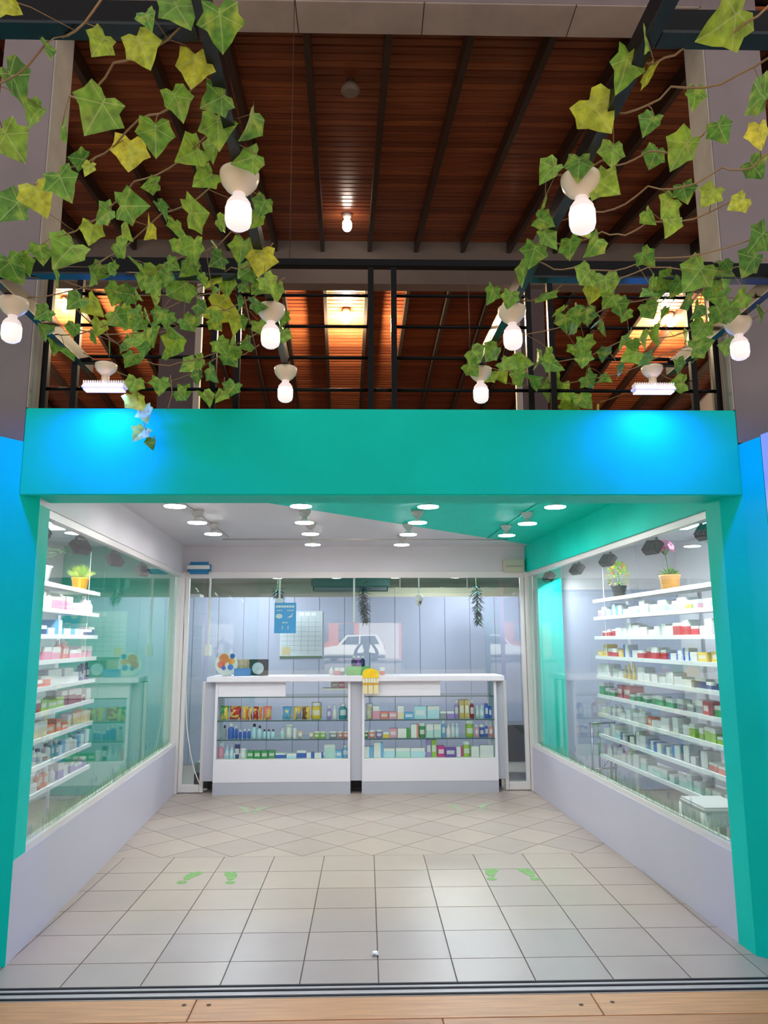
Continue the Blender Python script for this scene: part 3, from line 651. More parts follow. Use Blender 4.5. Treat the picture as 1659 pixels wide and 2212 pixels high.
obj('foliage', b, [GL, GD], t, kind='stuff')
top = c + Vector((-.02, .02, .24)); b = BM(); tube(b, [c, c + Vector((-.02, 0, .12)), top], .005); obj('stem', b, GD, t)
for k in range(14):
    a = k * 2.4; e = .35 + .09 * k; dr = Vector((math.cos(a) * math.sin(e), math.sin(a) * math.sin(e), math.cos(e))); b = BM()
    p = top + dr * .075; s = dr.cross(Vector((.3, .2, 1))).normalized(); u_ = dr.cross(s)
    pts = [top] + [p + (s * math.cos(q) + u_ * math.sin(q)) * .04 for q in (0, 1.2, 2.4, 3.6, 4.8)]
    vv = [b.verts.new(q) for q in pts[1:]]; b.faces.new(vv); tp = b.verts.new(top)
    b.faces.new((tp, vv[0], vv[1])); obj('petal', b, PK, t)
for sg in (-1, 1):
    b = BM(); leafblade(b, top - Vector((0, 0, .05)), top + Vector((0, sg * .09, -.0)), .04, .01); obj('leaf', b, GD, t)
t, c = pot('potted_palm', 1, 5.42, .62, RZ[0], .06, .10, PLASTW, 'thin bare palm in a small white pot on the rack')
b = BM(); tube(b, [c, c + Vector((0, .01, .2))], .006); obj('stem', b, GD, t)
for k in range(8):
    a = k * .8; b = BM(); q = c + Vector((0, .01, .2)); leafblade(b, q, q + Vector((math.cos(a) * .2, math.sin(a) * .2, .02 - .03 * (k % 3))), .014, .03); obj('frond', b, GD, t)

# plastic stool inside the window
sx, sy = wx(1, 5.30, .262), 5.30
st = thing('plastic_stool', (sx, sy, 0), 'white plastic stool standing inside the window below the rack', 'stool')
STW = mat('stool_plastic', '#CFCFD2', .4)
b = BM(); box(b, sx - .15, sx + .15, sy - .20, sy + .20, .585, .62, bev=.012); obj('seat', b, STW, st)
for ax in (-1, 1):
    b = BM(); box(b, sx + ax * .135 - .008, sx + ax * .135 + .008, sy - .17, sy + .17, .50, .584); obj('apron', b, STW, st)
    b = BM(); box(b, sx - .125, sx + .125, sy + ax * .185 - .008, sy + ax * .185 + .008, .50, .584); obj('apron', b, STW, st)
for ax in (-1, 1):
    for ay in (-1, 1):
        b = BM(); p0 = Vector((sx + ax * .125, sy + ay * .172, .585)); p1 = Vector((sx + ax * .155, sy + ay * .21, -.003))
        tube(b, [p0, p1], [.034, .020], 4); obj('leg', b, STW, st)
# folded walking frame behind the second window
wf = thing('walking_frame', (wx(1, 8.35, .5), 8.35, 0), 'folded steel walking frame leaning behind the window', 'walking frame')
CH = mat('chrome', '#8C8F99', .25, metal=.9); x_ = wx(1, 8.35, .45)
for dx, dy in ((0, 0), (.10, .08), (.2, .0), (.28, .1)):
    b = BM(); tube(b, [(x_ + dx, 8.25 + dy, 0), (x_ + dx + .02, 8.25 + dy, .82)], .011); obj('leg', b, CH, wf)
for z in (.35, .82): b = BM(); tube(b, [(x_, 8.25, z), (x_ + .3, 8.34, z)], .011); obj('crossbar', b, CH, wf)
b = BM(); tube(b, [(x_ - .05, 8.15, .25), (x_ + .35, 8.3, .6)], .01); obj('brace', b, CH, wf)

# ------------------------------------------------------------------ floodlights that wash the racks
def flood(side, Y, label):
    X = wx(side, Y, .17); t = thing('floodlight', (X, Y, 2.52), label, 'floodlight')
    M = Matrix.Translation((X, Y, 2.42)) @ Euler((0, side * .65, .35 * side)).to_matrix().to_4x4()
    b = BM(); box(b, -.02, .035, -.075, .075, -.052, .052, bev=.006); bmesh.ops.transform(b, matrix=M @ Matrix.Scale(side, 4, (1, 0, 0)), verts=b.verts); obj('housing', b, BLACK, t)
    b = BM()
    for k in range(6): box(b, -.035, -.02, -.068 + k * .025, -.056 + k * .025, -.045, .045)
    bmesh.ops.transform(b, matrix=M @ Matrix.Scale(side, 4, (1, 0, 0)), verts=b.verts); obj('cooling_fins', b, BLACK, t)
    b = BM(); box(b, .0351, .0365, -.055, .055, -.035, .035); bmesh.ops.transform(b, matrix=M @ Matrix.Scale(side, 4, (1, 0, 0)), verts=b.verts); obj('lamp_glass', b, emit_mat('flood_glow', '#FFFFFF', 4), t)
    b = BM(); box(b, X - .012, X + .012, Y - .09, Y + .09, 2.485, 2.49); box(b, X - .008, X + .008, Y - .095, Y - .088, 2.40, 2.49); box(b, X - .008, X + .008, Y + .088, Y + .095, 2.40, 2.49); box(b, X - .02, X + .02, Y - .02, Y + .02, 2.49, 2.83); obj('bracket', b, BLACK, t)
    p = Vector((X + side * .07, Y, 2.38))
    light('floodlight_beam', 'AREA', p, 6.5, (1, .99, 1), .12, target=p + Vector((side * .45, 0, -1)))
for k, Y in enumerate((4.848, 5.714, 6.666, 7.697)): flood(-1, Y, f'black floodlight inside the window, {ORD[k]} from the street, above the grass-pot rack')
for k, Y in enumerate((4.908, 5.772, 6.736, 7.6, 8.613)): flood(1, Y, f'black floodlight inside the window, {ORD[k]} from the street, above the pink-flower rack')
for side in (-1, 1):
    t = thing('ceiling_lamp', (side * 3.1, 6.8, ZC), 'flat white ceiling panel lamp in the shop wing over the ' + ('grass-pot rack' if side < 0 else 'pink-flower rack'), 'ceiling lamp')
    b = BM(); box(b, side * 3.1 - .15, side * 3.1 + .15, 6.2, 7.4, ZC - .03, ZC); obj('tray', b, PLASTW, t)
    b = BM(); box(b, side * 3.1 - .13, side * 3.1 + .13, 6.22, 7.38, ZC - .034, ZC - .03); obj('diffuser', b, emit_mat('panel_glow', '#FFFFFF', 13), t)

# ------------------------------------------------------------------ recess ceiling lamps
PORC = mat('porcelain_grey', '#C9C5C4', .35)
def saucer():
    t = thing('ceiling_bulb_lamp', (0, 0, 0), '', 'lamp')
    obj('holder', lathe(BM(), [(.055, 0), (.055, -.012), (.045, -.035), (.03, -.05), (.022, -.06)], 20), PORC, t)
    bb = obj('bulb_body', lathe(BM(), [(.018, -.055), (.024, -.075), (.045, -.088), (.082, -.100), (.084, -.104)], 24), PLASTW, t)
    obj('bulb_disc', lathe(BM(), [(.080, -.1041), (.080, -.109), (.06, -.112)], 24), emit_mat('disc_glow', '#FFFAF6', 37), bb)
    return t
LAMPXY = [(-1.46, 5.66), (-1.47, 6.47), (-1.475, 7.18), (-.50, 5.66), (-.54, 6.47), (-.54, 7.18), (-.575, 8.0), (.478, 5.68), (.449, 6.47), (.409, 7.22), (.384, 8.02), (1.467, 5.69), (1.43, 6.53), (1.386, 7.29)]
proto = saucer()
ROWN = {0: 'leftmost row', 1: 'row second from the left', 2: 'row third from the left', 3: 'rightmost row'}
for i, (x, y) in enumerate(LAMPXY):
    o = proto if i == 0 else copy_tree(proto)
    r_ = 0 if i < 3 else 1 if i < 7 else 2 if i < 11 else 3; q = i - (0, 3, 7, 11)[r_]
    o.location = (x, y, ZC); o['label'] = f'saucer-shaped ceiling bulb, {ROWN[r_]}, {ORD[q]} from the street'; o['group'] = 'ceiling bulbs of the entrance recess'
for k, (p, q) in enumerate((((-1.5, 4.6), (-1.5, 8.1)), ((1.35, 8.2), (1.48, 4.6)))):
    b = BM(); tube(b, [(p[0], p[1], ZC - .008), (q[0], q[1], ZC - .008)], .008, 6)
    obj('cable_conduit', b, PORC if k == 0 else TEAL, label=('grey' if k == 0 else 'teal-painted') + ' cable conduit running along the recess ceiling', cat='conduit')
b = BM(); tube(b, [(-1.6, 8.3, ZC - .007), (1.6, 8.35, ZC - .007)], .007, 6); obj('cable_conduit', b, PORC, label='grey cable conduit crossing the recess ceiling before the counter', cat='conduit')

# sensor box and air freshener over the back glazing
t = thing('air_curtain_sensor', (-2.0, 8.95, 2.52), 'oval blue and white device on the wall above the glass door', 'sensor')
p0 = atY(405, 1240, 8.94); p1 = atY(456, 1214, 8.94)
b = BM(); box(b, p0.x, p1.x, 8.90, 8.995, p0.z, p1.z, bev=.03); obj('case', b, mat('device_blue', '#1C7FB6', .35), t)
b = BM(); box(b, p0.x + .004, p1.x - .004, 8.893, 8.90, p0.z + .055, p0.z + .10); obj('band', b, PLASTW, t)
p0 = atY(1087, 1236, 8.94); p1 = atY(1131, 1208, 8.94)
t = thing('junction_box', ((p0.x + p1.x) / 2, 8.95, p0.z), 'beige plastic alarm box on the wall above the counter corner', 'alarm box')
b = BM(); box(b, p0.x, p1.x, 8.89, 8.998, p0.z, p1.z, bev=.012); obj('case', b, mat('beige_plastic', '#C9C6B4', .5), t)
b = BM(); box(b, p0.x + .03, p1.x - .03, 8.886, 8.89, p0.z + .06, p0.z + .075); obj('slot', b, mat('slot_brown', '#A39B85', .5), t)

# ------------------------------------------------------------------ things hanging behind the glass
def conduit_drop(px, ytop, ybot, label, endbox=None):
    Y = 9.12; a = atY(px, ytop, Y); c = atY(px, ybot, Y); t = thing('cable_drop', (a.x, Y, c.z), label, 'conduit')
    obj('conduit', box(BM(), a.x - .011, a.x + .011, Y - .008, Y + .008, c.z, ZC), PLASTW, t)
    if endbox: obj('outlet_box', box(BM(), a.x - endbox[0], a.x + endbox[0], Y - .03, Y + .02, c.z - endbox[1], c.z, bev=.006), PLASTW, t)
    return t
conduit_drop(455, 1240, 1393, 'thin white conduit ending in a switch box above the snack counter', (.035, .13))
conduit_drop(605, 1240, 1293, 'short white conduit hanging over the blue notice', (.045, .06))
conduit_drop(765, 1240, 1345, 'long white conduit hanging in the middle of the counter glass')
def cctv(px, py, label):
    Y = 9.14; a = atY(px, py, Y); t = thing('security_camera', (a.x, Y, a.z), label, 'security camera')
    obj('pole', box(BM(), a.x - .009, a.x + .009, Y - .008, Y + .008, a.z + .05, ZC), PLASTW, t)
    b = BM(); lathe(b, [(.03, .06), (.05, .05), (.05, .0), (.035, -.02)], 16, (a.x, Y, a.z)); obj('mount', b, PLASTW, t)
    b = BM(); lathe(b, [(.01, -.065), (.032, -.05), (.038, -.02), (.03, 0)], 16, (a.x, Y, a.z)); obj('dome', b, PLASTW, t)
    b = BM(); lathe(b, [(.017, -.04), (.017, -.01), (.01, -.005)], 12, (a.x + .012, Y - .028, a.z - .025), 'Y'); obj('lens', b, BLACK, t)
cctv(905, 1297, 'white dome security camera on a pole behind the counter glass')
cctv(318, 1243, 'white security camera on a pole inside the window') if False else None
GH = mat('hanging_leaf_grey_green', '#36504C', .6, var=.3, vscale=9)
for k, (px, ya, yb, lb) in enumerate(((600, 1268, 1300, 'sprig of dark artificial leaves hanging above the blue notice'), (783, 1258, 1342, 'bunch of dark artificial leaves hanging near the middle conduit'), (1028, 1262, 1345, 'bunch of dark artificial leaves hanging near the glass door'))):
    rnd = random.Random(60 + k); Y = 10.4; a = atY(px, ya, Y); c = atY(px + 6, yb, Y)
    t = thing('hanging_plant', (a.x, Y, c.z), lb, 'hanging plant')
    b = BM(); tube(b, [(a.x, Y, ZC), a, c], .004); obj('stem', b, GD, t)
    b = BM(); n = int(90 + 220 * (a.z - c.z))
    for q in range(n):
        u_ = rnd.random() ** .8; p = a.lerp(c, u_); ang = rnd.uniform(0, 6.28); l = rnd.uniform(.08, .16) * (1 - .4 * u_)
        leafblade(b, p, p + Vector((math.cos(ang) * l, math.sin(ang) * l, -rnd.uniform(.0, .1) + (.03 if u_ < .1 else 0))), .028, .005)
    obj('leaves', b, GH, t, kind='stuff')

# blue notice on the glass
p0 = atY(592, 1368, 9.03); p1 = atY(640, 1302, 9.03)
no = thing('notice', ((p0.x + p1.x) / 2, 9.03, p0.z), 'bright blue printed notice hung on the glass above the counter', 'notice')
w, h = p1.x - p0.x, p1.z - p0.z
nsh = obj('sheet', box(BM(), p0.x, p1.x, 9.028, 9.032, p0.z, p1.z), mat('notice_blue', '#12A5F0', .5), no)
NW = mat('notice_white', '#E8F4FA', .5)
def nrect(u0, u1, v0, v1, nm='print'): obj(nm, box(BM(), p0.x + u0 * w, p0.x + u1 * w, 9.0262, 9.0278, p0.z + v0 * h, p0.z + v1 * h), NW, nsh)
for k in range(7): nrect(.06 + .125 * k, .06 + .125 * k + .10, .84, .91, 'title_mark')
for k in range(3): nrect(.08 + .1 * k, .16 + .1 * k, .73, .76); nrect(.58 + .11 * k, .67 + .11 * k, .73, .76)
b = BM(); lathe(b, [(.04, 9.0262), (.04, 9.0278)], 16, (0, 0, 0), 'Y')
for v in b.verts: v.co.x = v.co.x * 1.0 + p0.x + .22 * w; v.co.z = v.co.z * .7 + p0.z + .56 * h
obj('plate_symbol', b, NW, nsh)
b = BM()
for pt in (((.58, .50), (.82, .53), (.80, .60), (.70, .56)), ((.78, .60), (.84, .66), (.86, .65), (.82, .58))):
    b.faces.new([b.verts.new((p0.x + u_ * w, 9.0265, p0.z + v_ * h)) for u_, v_ in pt])
r = bmesh.ops.extrude_face_region(b, geom=list(b.faces)); bmesh.ops.translate(b, vec=(0, .0012, 0), verts=[g for g in r['geom'] if isinstance(g, bmesh.types.BMVert)])
obj('hand_symbol', b, NW, nsh)
nrect(.36, .62, .33, .36)
for u_ in (.36, .62): nrect(u_, u_ + .03, .12, .24, 'arrow'); nrect(u_ - .03, u_ + .06, .20, .215, 'arrow')

# wall planner on the partition
p0 = atY(604, 1421, 10.99); p1 = atY(697, 1320, 10.99); w, h = p1.x - p0.x, p1.z - p0.z
pl = thing('wall_planner', ((p0.x + p1.x) / 2, 10.99, p0.z), 'large pale wall planner with a ruled grid on the grey partition', 'planner')
psh = obj('sheet', box(BM(), p0.x, p1.x, 10.985, 10.997, p0.z, p1.z), mat('planner_paper', '#C9D3DA', .6), pl)
LI = mat('planner_line', '#8FA2A8', .7)
for k in range(1, 6): obj('rule', box(BM(), p0.x + w * k / 6 - .002, p0.x + w * k / 6 + .002, 10.983, 10.985, p0.z + .08 * h, p0.z + .86 * h), LI, psh)
for k in range(1, 8): obj('rule', box(BM(), p0.x + .03 * w, p1.x - .03 * w, 10.983, 10.985, p0.z + h * (.06 + .1 * k) - .002, p0.z + h * (.06 + .1 * k) + .002), LI, psh)
obj('border', box(BM(), p0.x, p1.x, 10.982, 10.985, p0.z, p0.z + .035 * h), GD, psh)
obj('picture', box(BM(), p0.x + .05 * w, p0.x + .25 * w, 10.982, 10.985, p0.z + .06 * h, p0.z + .23 * h), mat('planner_sand', '#CDBE8E', .6), psh)
for k in range(3): obj('title_mark', box(BM(), p0.x + (.45 + .14 * k) * w, p0.x + (.56 + .14 * k) * w, 10.982, 10.985, p0.z + .9 * h, p0.z + .97 * h), PLASTW, psh)

# ducts, cassette unit and lamps above the partition
AY = 12.4; a = atY(672, 1276, AY); c = atY(842, 1248, AY)
ac = thing('air_conditioner', ((a.x + c.x) / 2, AY, a.z), 'long dark green air conditioning unit above the partition', 'air conditioner')
obj('housing', box(BM(), a.x, c.x, AY, AY + .35, a.z + .06, c.z, bev=.02), mat('green_grey_case', '#4E6E66', .4), ac)
obj('outlet', box(BM(), a.x + .03, c.x - .03, AY - .01, AY + .3, a.z, a.z + .059), BLACK, ac)
for x in (a.x + .1, c.x - .1): obj('hanger', box(BM(), x - .01, x + .01, AY + .15, AY + .17, c.z - .01, ZC), PLASTW, ac)
for k in range(3): obj('louver', box(BM(), a.x + .05, c.x - .05, AY - .02, AY - .012, a.z + .008 + .017 * k, a.z + .014 + .017 * k), GREYL, ac)
t = thing('ventilation_duct', (1.0, 13.2, 2.45), 'cream square duct running across above the partition', 'duct')
obj('run', box(BM(), -.2, 3.6, 13.2, 13.5, 2.44, 2.62), mat('duct_cream', '#D8D4B4', .6), t)
for x in (.5, 1.3, 2.1, 2.9): obj('joint_band', box(BM(), x, x + .05, 13.19, 13.51, 2.43, 2.63), mat('duct_cream', '#D8D4B4'), t)
for x in (.6, 1.8, 3.0): obj('hanger', box(BM(), x - .01, x + .01, 13.34, 13.36, 2.61, ZC), PLASTW, t)
t = thing('storage_bench', (-2.6, 12.0, 2.3), 'white folded boxes and panels piled above the left end of the partition', 'storage')
for x0, x1, z0, z1 in ((-3.3, -2.95, 2.2, 2.50), (-2.94, -2.62, 2.2, 2.44), (-2.6, -1.9, 2.2, 2.38)): obj('panel', box(BM(), x0, x1, 11.9, 12.2, z0, z1, bev=.01), PLASTW, t)
obj('shelf', box(BM(), -3.55, -1.8, 11.8, 12.3, 2.15, 2.199), PLASTW, t)
for k, (x, y, l) in enumerate(((-1.6, 10.0, 'above the snack-bag showcase'), (1.5, 10.0, 'above the pale-carton showcase'), (-1.7, 13.0, 'behind the partition near the piled boxes'), (1.2, 12.0, 'behind the partition near the cream duct'))):
    t = thing('ceiling_lamp', (x, y, ZC), f'flat white ceiling panel lamp {l}', 'ceiling lamp')
    obj('tray', box(BM(), x - .35, x + .35, y - .1, y + .1, ZC - .03, ZC), PLASTW, t)
    obj('diffuser', box(BM(), x - .33, x + .33, y - .08, y + .08, ZC - .034, ZC - .03), emit_mat('shop_panel_glow', '#F6F8FF', 75), t)

# ------------------------------------------------------------------ things on the counter
CZ = 1.3005
p = atY(489, 1440, 9.14); t = thing('round_display', (p.x, 9.14, CZ), 'round cardboard display with orange and blue pictures on the counter', 'display')
R_ = .135
b = BM(); lathe(b, [(R_, 9.135), (R_, 9.145)], 28, (p.x, 0, CZ + R_ + .005), 'Y'); dsc = obj('disc', b, PLASTW, t)
for k, (dx, dz, rr, hx) in enumerate(((-.03, .06, .06, '#E98A4C'), (.06, .03, .04, '#F0A23C'), (-.06, -.01, .045, '#E8694A'), (.07, .09, .03, '#3C6FC2'), (-.03, -.05, .025, '#5A6FE0'), (.05, -.04, .035, '#4C84D8'))):
    b = BM(); lathe(b, [(rr, 9.1335 - .0002 * k), (rr, 9.1348)], 18, (p.x + dx, 0, CZ + R_ + .005 + dz), 'Y'); obj('picture', b, mat(f'display_print_{k}', hx, .5), dsc)
obj('stand', box(BM(), p.x - .05, p.x + .05, 9.145, 9.2, CZ, CZ + .02), PLASTW, t)
a = atY(506, 1457, 9.13); c = atY(542, 1418, 9.13); t = thing('leaflet_box', ((a.x + c.x) / 2, 9.13, CZ), 'blue leaflet box with a food picture on the counter', 'leaflet box')
obj('body', box(BM(), a.x, c.x, 9.10, 9.18, CZ, CZ + .085, bev=.003), mat('leaflet_blue', '#2C82CC', .5), t)
obj('header_card', box(BM(), a.x, c.x, 9.17, 9.176, CZ + .086, CZ + .19), mat('leaflet_food', '#C7B08E', .5, var=.4, vscale=25), t)
a = atY(538, 1457, 9.16); c = atY(580, 1424, 9.16); t = thing('counter_monitor', ((a.x + c.x) / 2, 9.16, CZ), 'black screen showing a round white emblem on the counter', 'monitor')
scr = obj('screen', box(BM(), a.x, c.x, 9.16, 9.18, CZ + .002, CZ + .19, bev=.004), BLACK, t)
b = BM(); lathe(b, [(.07, 9.157), (.07, 9.1595)], 20, ((a.x + c.x) / 2 - .01, 0, CZ + .085), 'Y'); obj('emblem', b, mat('emblem_pale', '#C9D6E2', .5, var=.2, vscale=18), scr)
obj('stand', box(BM(), a.x + .05, c.x - .05, 9.181, 9.24, CZ, CZ + .03), BLACK, t)
a = atY(748, 1458, 9.2); c = atY(800, 1441, 9.2)
obj('green_carton_tray', box(BM(), a.x, c.x, 9.15, 9.3, CZ, CZ + .10, bev=.003), mat('tray_green', '#7DBB74', .5, var=.1), origin=((a.x + c.x) / 2, 9.2, CZ), label='flat green carton tray on the counter under the purple bottles', cat='tray')
for k, (px, hx, cl) in enumerate(((764, '#3B3FB4', 'indigo'), (774, '#7A35C0', 'purple'), (783, '#5B49C8', 'violet-blue'))):
    q = atY(px, 1440, 9.22); product('plain', 'purple' if k == 1 else 'navy', q.x, 9.22, CZ + .101, .06, .06, .12, 0, f'{cl} bottle standing on the green carton tray', 'bottles on the green tray')
for k, (px, cl) in enumerate(((716, 'white'), (728, 'pink'), (739, 'grey'), (826, 'coral'))):
    q = atY(px, 1450, 9.2); product('box' if k else 'spray', cl, q.x, 9.2, CZ, .055, .06, .085, 0, f'small {cl} {"bottle" if k == 0 else "carton"} on the counter {"beside the green tray" if k < 3 else "behind the yellow card"}', 'small packs on the counter')
# cartons on a small tray below the countertop
for k, (x0, x1, cl) in enumerate(((715, 730, 'grey'), (731, 745, 'magenta'), (746, 756, 'white'))):
    a = atY(x0, 1478, 9.0); c = atY(x1, 1478, 9.0); product('box-full', cl, (a.x + c.x) / 2, 9.02, 1.16, c.x - a.x, .06, .07, 0, f'{cl} carton on the ledge under the countertop', 'cartons on the counter ledge')
a = atY(696, 1480, 9.0); c = atY(757, 1480, 9.0)
obj('card_ledge', box(BM(), a.x, c.x - .002, 8.96, 9.2, 1.14, 1.159), PLASTW, origin=(a.x, 9.0, 1.14), label='white ledge under the countertop carrying small cartons', cat='ledge')
# yellow hanging card in front of the glass
p0 = atY(783, 1500, 8.825); p1 = atY(818, 1444, 8.825); w, h = p1.x - p0.x, p1.z - p0.z
t = thing('hanging_card', ((p0.x + p1.x) / 2, 8.825, p0.z), 'yellow rounded sales card with sachets hung over the counter edge', 'sales card')
b = BM(); pts = [(0, .64), (1, .64), (1, .82)] + [(.5 + .5 * math.cos(q * math.pi / 10), .82 + .18 * math.sin(q * math.pi / 10)) for q in range(1, 10)] + [(0, .82)]
va = [b.verts.new((p0.x + u_ * w, 8.818, p0.z + v_ * h)) for u_, v_ in pts]; vb = [b.verts.new((p0.x + u_ * w, 8.822, p0.z + v_ * h)) for u_, v_ in pts]
b.faces.new(va); b.faces.new(vb[::-1])
for k in range(len(pts)): b.faces.new((va[k], vb[k], vb[(k + 1) % len(pts)], va[(k + 1) % len(pts)]))
obj('header', b, mat('card_yellow', '#F6CC1C', .5, var=.12, vscale=30), t)
for k in range(6): obj('sachet', box(BM(), p0.x + w * (k / 6 + .01), p0.x + w * ((k + 1) / 6 - .01), 8.815, 8.823, p0.z + .44 * h, p0.z + .63 * h, bev=.002), mat('sachet_cream', '#E9E2C2', .4), t)
obj('band', box(BM(), p0.x, p1.x, 8.816, 8.822, p0.z + .36 * h, p0.z + .43 * h), mat('card_amber', '#D9A02A', .5), t)
for k in range(3): obj('sachet', box(BM(), p0.x + w * (k / 3 + .02), p0.x + w * ((k + 1) / 3 - .02), 8.815, 8.823, p0.z + .02 * h, p0.z + .35 * h, bev=.002), mat('sachet_beige', '#E6D9A8', .4), t)

# dark stool, bag and cable seen through the end doors
t = thing('low_cabinet', (1.95, 9.9, 0), 'dark grey low cabinet on short legs behind the glass door', 'cabinet')
obj('body', box(BM(), 1.72, 2.2, 9.75, 10.15, .20, .62, bev=.01), mat('charcoal_laminate', '#43444C', .5), t)
obj('top', box(BM(), 1.70, 2.22, 9.73, 10.17, .621, .65), mat('charcoal_top', '#55565F', .4), t)
for dx, dy in ((1.76, 9.79), (2.16, 9.79), (1.76, 10.11), (2.16, 10.11)): obj('leg', box(BM(), dx - .025, dx + .025, dy - .025, dy + .025, -.003, .199), BLACK, t)
t = thing('plastic_crate', (-2.0, 9.5, 0), 'clear box over a dark crate behind the glass door', 'crate')
obj('crate', box(BM(), -2.05, -1.80, 9.35, 9.6, -.003, .16, bev=.01), mat('crate_brown', '#4B4044', .6), t)
obj('lid_box', box(BM(), -2.04, -1.81, 9.36, 9.59, .161, .28, bev=.01), mat('cloudy_box', '#9AA8AC', .3), t)
b = BM(); pts = [atY(x, y, 8.985) for x, y in ((401, 1470), (402, 1520), (403, 1560), (406, 1590), (412, 1630), (420, 1665), (430, 1690), (437, 1702))]
tube(b, [atY(398, 1290, 8.985), atY(399, 1400, 8.985)] + pts, .006, 6); obj('power_cable', b, PLASTW, label='white power cable hanging down the glass door beside the counter', cat='cable')

# ------------------------------------------------------------------ floor stickers and scrap
FS = [mat('sticker_green', '#7BA862', .6, var=.25, vscale=30), mat('sticker_faded_green', '#B4C6A4', .6, var=.2, vscale=30)]
def footprint(x, y, rz, m_, label):
    b = BM(); L_ = .19
    def shape(pts):
        f = b.faces.new([b.verts.new((u_, v_, 0)) for u_, v_ in pts]); r = bmesh.ops.extrude_face_region(b, geom=[f]); bmesh.ops.translate(b, vec=(0, 0, .0012), verts=[g for g in r['geom'] if isinstance(g, bmesh.types.BMVert)])
    sg = 1 if rz > 0 else -1
    shape([(sg * (.055 * math.cos(q * .524) * (1 if math.sin(q * .524) > 0 else .75) + .035 - 2.2 * (.10 * math.sin(q * .524) - .02) ** 2), .04 + .105 * math.sin(q * .524)) for q in range(12)][::sg])
    shape([(sg * -.005 + .038 * math.cos(q * .628), -.115 + .035 * math.sin(q * .628)) for q in range(10)])
    bmesh.ops.transform(b, matrix=Matrix.Translation((x, y, .0004)) @ Euler((0, 0, rz)).to_matrix().to_4x4(), verts=b.verts)
    obj('floor_sticker', b, m_, origin=(x, y, 0), label=label, cat='floor sticker', group='footprint floor stickers')
for (x, y, rz, m_, l) in ((-1.281, 5.89, -.45, 0, 'bright green footprint sticker on the square tiles, outer one of the worn pair'), (-1.012, 5.88, .35, 0, 'bright green footprint sticker on the square tiles, inner one of the worn pair'),
                         (.946, 5.89, -.35, 0, 'green footprint sticker on square tiles before the pink-flower rack, inner of its pair'), (1.191, 5.88, .35, 0, 'green footprint sticker on square tiles before the pink-flower rack, outer of its pair'),
                         (-1.266, 8.126, .5, 1, 'faded footprint sticker before the snack-bag showcase, outer of its pair'), (-1.086, 8.10, -.5, 1, 'faded footprint sticker before the snack-bag showcase, inner of its pair'),
                         (.904, 8.12, .5, 1, 'faded footprint sticker before the pale-carton showcase, inner of its pair'), (1.22, 8.15, -.5, 1, 'faded footprint sticker before the pale-carton showcase, outer of its pair')):
    footprint(x, y, rz, FS[m_], l)
b = BM(); bmesh.ops.create_icosphere(b, subdivisions=2, radius=.02); rnd = random.Random(2)
for v in b.verts: v.co *= rnd.uniform(.6, 1.3); v.co.z = v.co.z * .5 + .009
for v in b.verts: v.co.z = max(v.co.z, .0); v.co += Vector((.048, 4.48, .0))
obj('paper_scrap', b, PLASTW, origin=(.048, 4.48, 0), label='crumpled white paper scrap on the floor near the threshold', cat='paper scrap')

# ------------------------------------------------------------------ pergola beams, lamps
BZ = 3.40
def bx_(i, Y): return {0: -1.651, 1: -.42 - .021 * (Y - 1.7), 2: .763 - .036 * (Y - 1.7), 3: 1.869 - .026 * (Y - 3.3)}[i]
BL = ['black steel pergola beam beside the left column, carrying a violet lamp', 'black steel pergola beam with three porch lamps, beside the left ivy', 'black steel pergola beam with three porch lamps, beside the right ivy', 'black steel pergola beam beside the right column, carrying a violet lamp']
for i in range(4):
    t = thing('pergola_beam', (bx_(i, 4.3), 4.3, 3.30), BL[i], 'beam', 'pergola beams over the shopfront')
    obj('web', beam(BM(), (bx_(i, -.8), -.8, BZ - .03), (bx_(i, 4.307), 4.307, BZ - .03), .034, .07), STEEL, t)
    obj('bottom_flange', beam(BM(), (bx_(i, -.8), -.8, 3.2995), (bx_(i, 4.305), 4.305, 3.2995), .038, .008), STEELG, t)
for k, (i, j, Y, l) in enumerate(((0, 1, 1.76, 'black pergola cross bar over the left ivy, nearer the viewer'), (2, 3, 1.76, 'black pergola cross bar over the right ivy, nearer the viewer'), (0, 1, 3.125, 'black pergola cross bar over the left ivy, nearer the shop'), (2, 3, 3.125, 'black pergola cross bar over the right ivy, nearer the shop'))):
    a, c = bx_(i, Y) - (.9 if i == 0 else -.03), bx_(j, Y) + (.9 if j == 3 else -.03)
    t = thing('cross_bar', ((a + c) / 2, Y, 3.31), l, 'beam')
    obj('web', box(BM(), a, c, Y - .02, Y + .02, 3.315, 3.385), STEEL, t); obj('bottom_flange', box(BM(), a, c, Y - .028, Y + .028, 3.305, 3.314), STEELG, t)
BULB = mat('bulb_frosted', '#FFF2F0', .35, emit=.30)
def porch_lamp():
    t = thing('porch_lamp', (0, 0, 0), '', 'lamp')
    obj('holder', lathe(BM(), [(.060, 0), (.067, -.004), (.067, -.020), (.061, -.040), (.045, -.062), (.025, -.078), (.020, -.080)], 24), CERAM, t)
    obj('collar', lathe(BM(), [(.021, -.078), (.021, -.094), (.030, -.10), (.040, -.115), (.042, -.13)], 24), mat('bulb_collar', '#EBDCDA', .4, emit=.25), t)
    obj('bulb', lathe(BM(), [(.0425, -.128), (.045, -.135), (.045, -.178), (.040, -.196), (.026, -.207), (.010, -.210)], 24), BULB, t)
    return t
pl_ = porch_lamp()
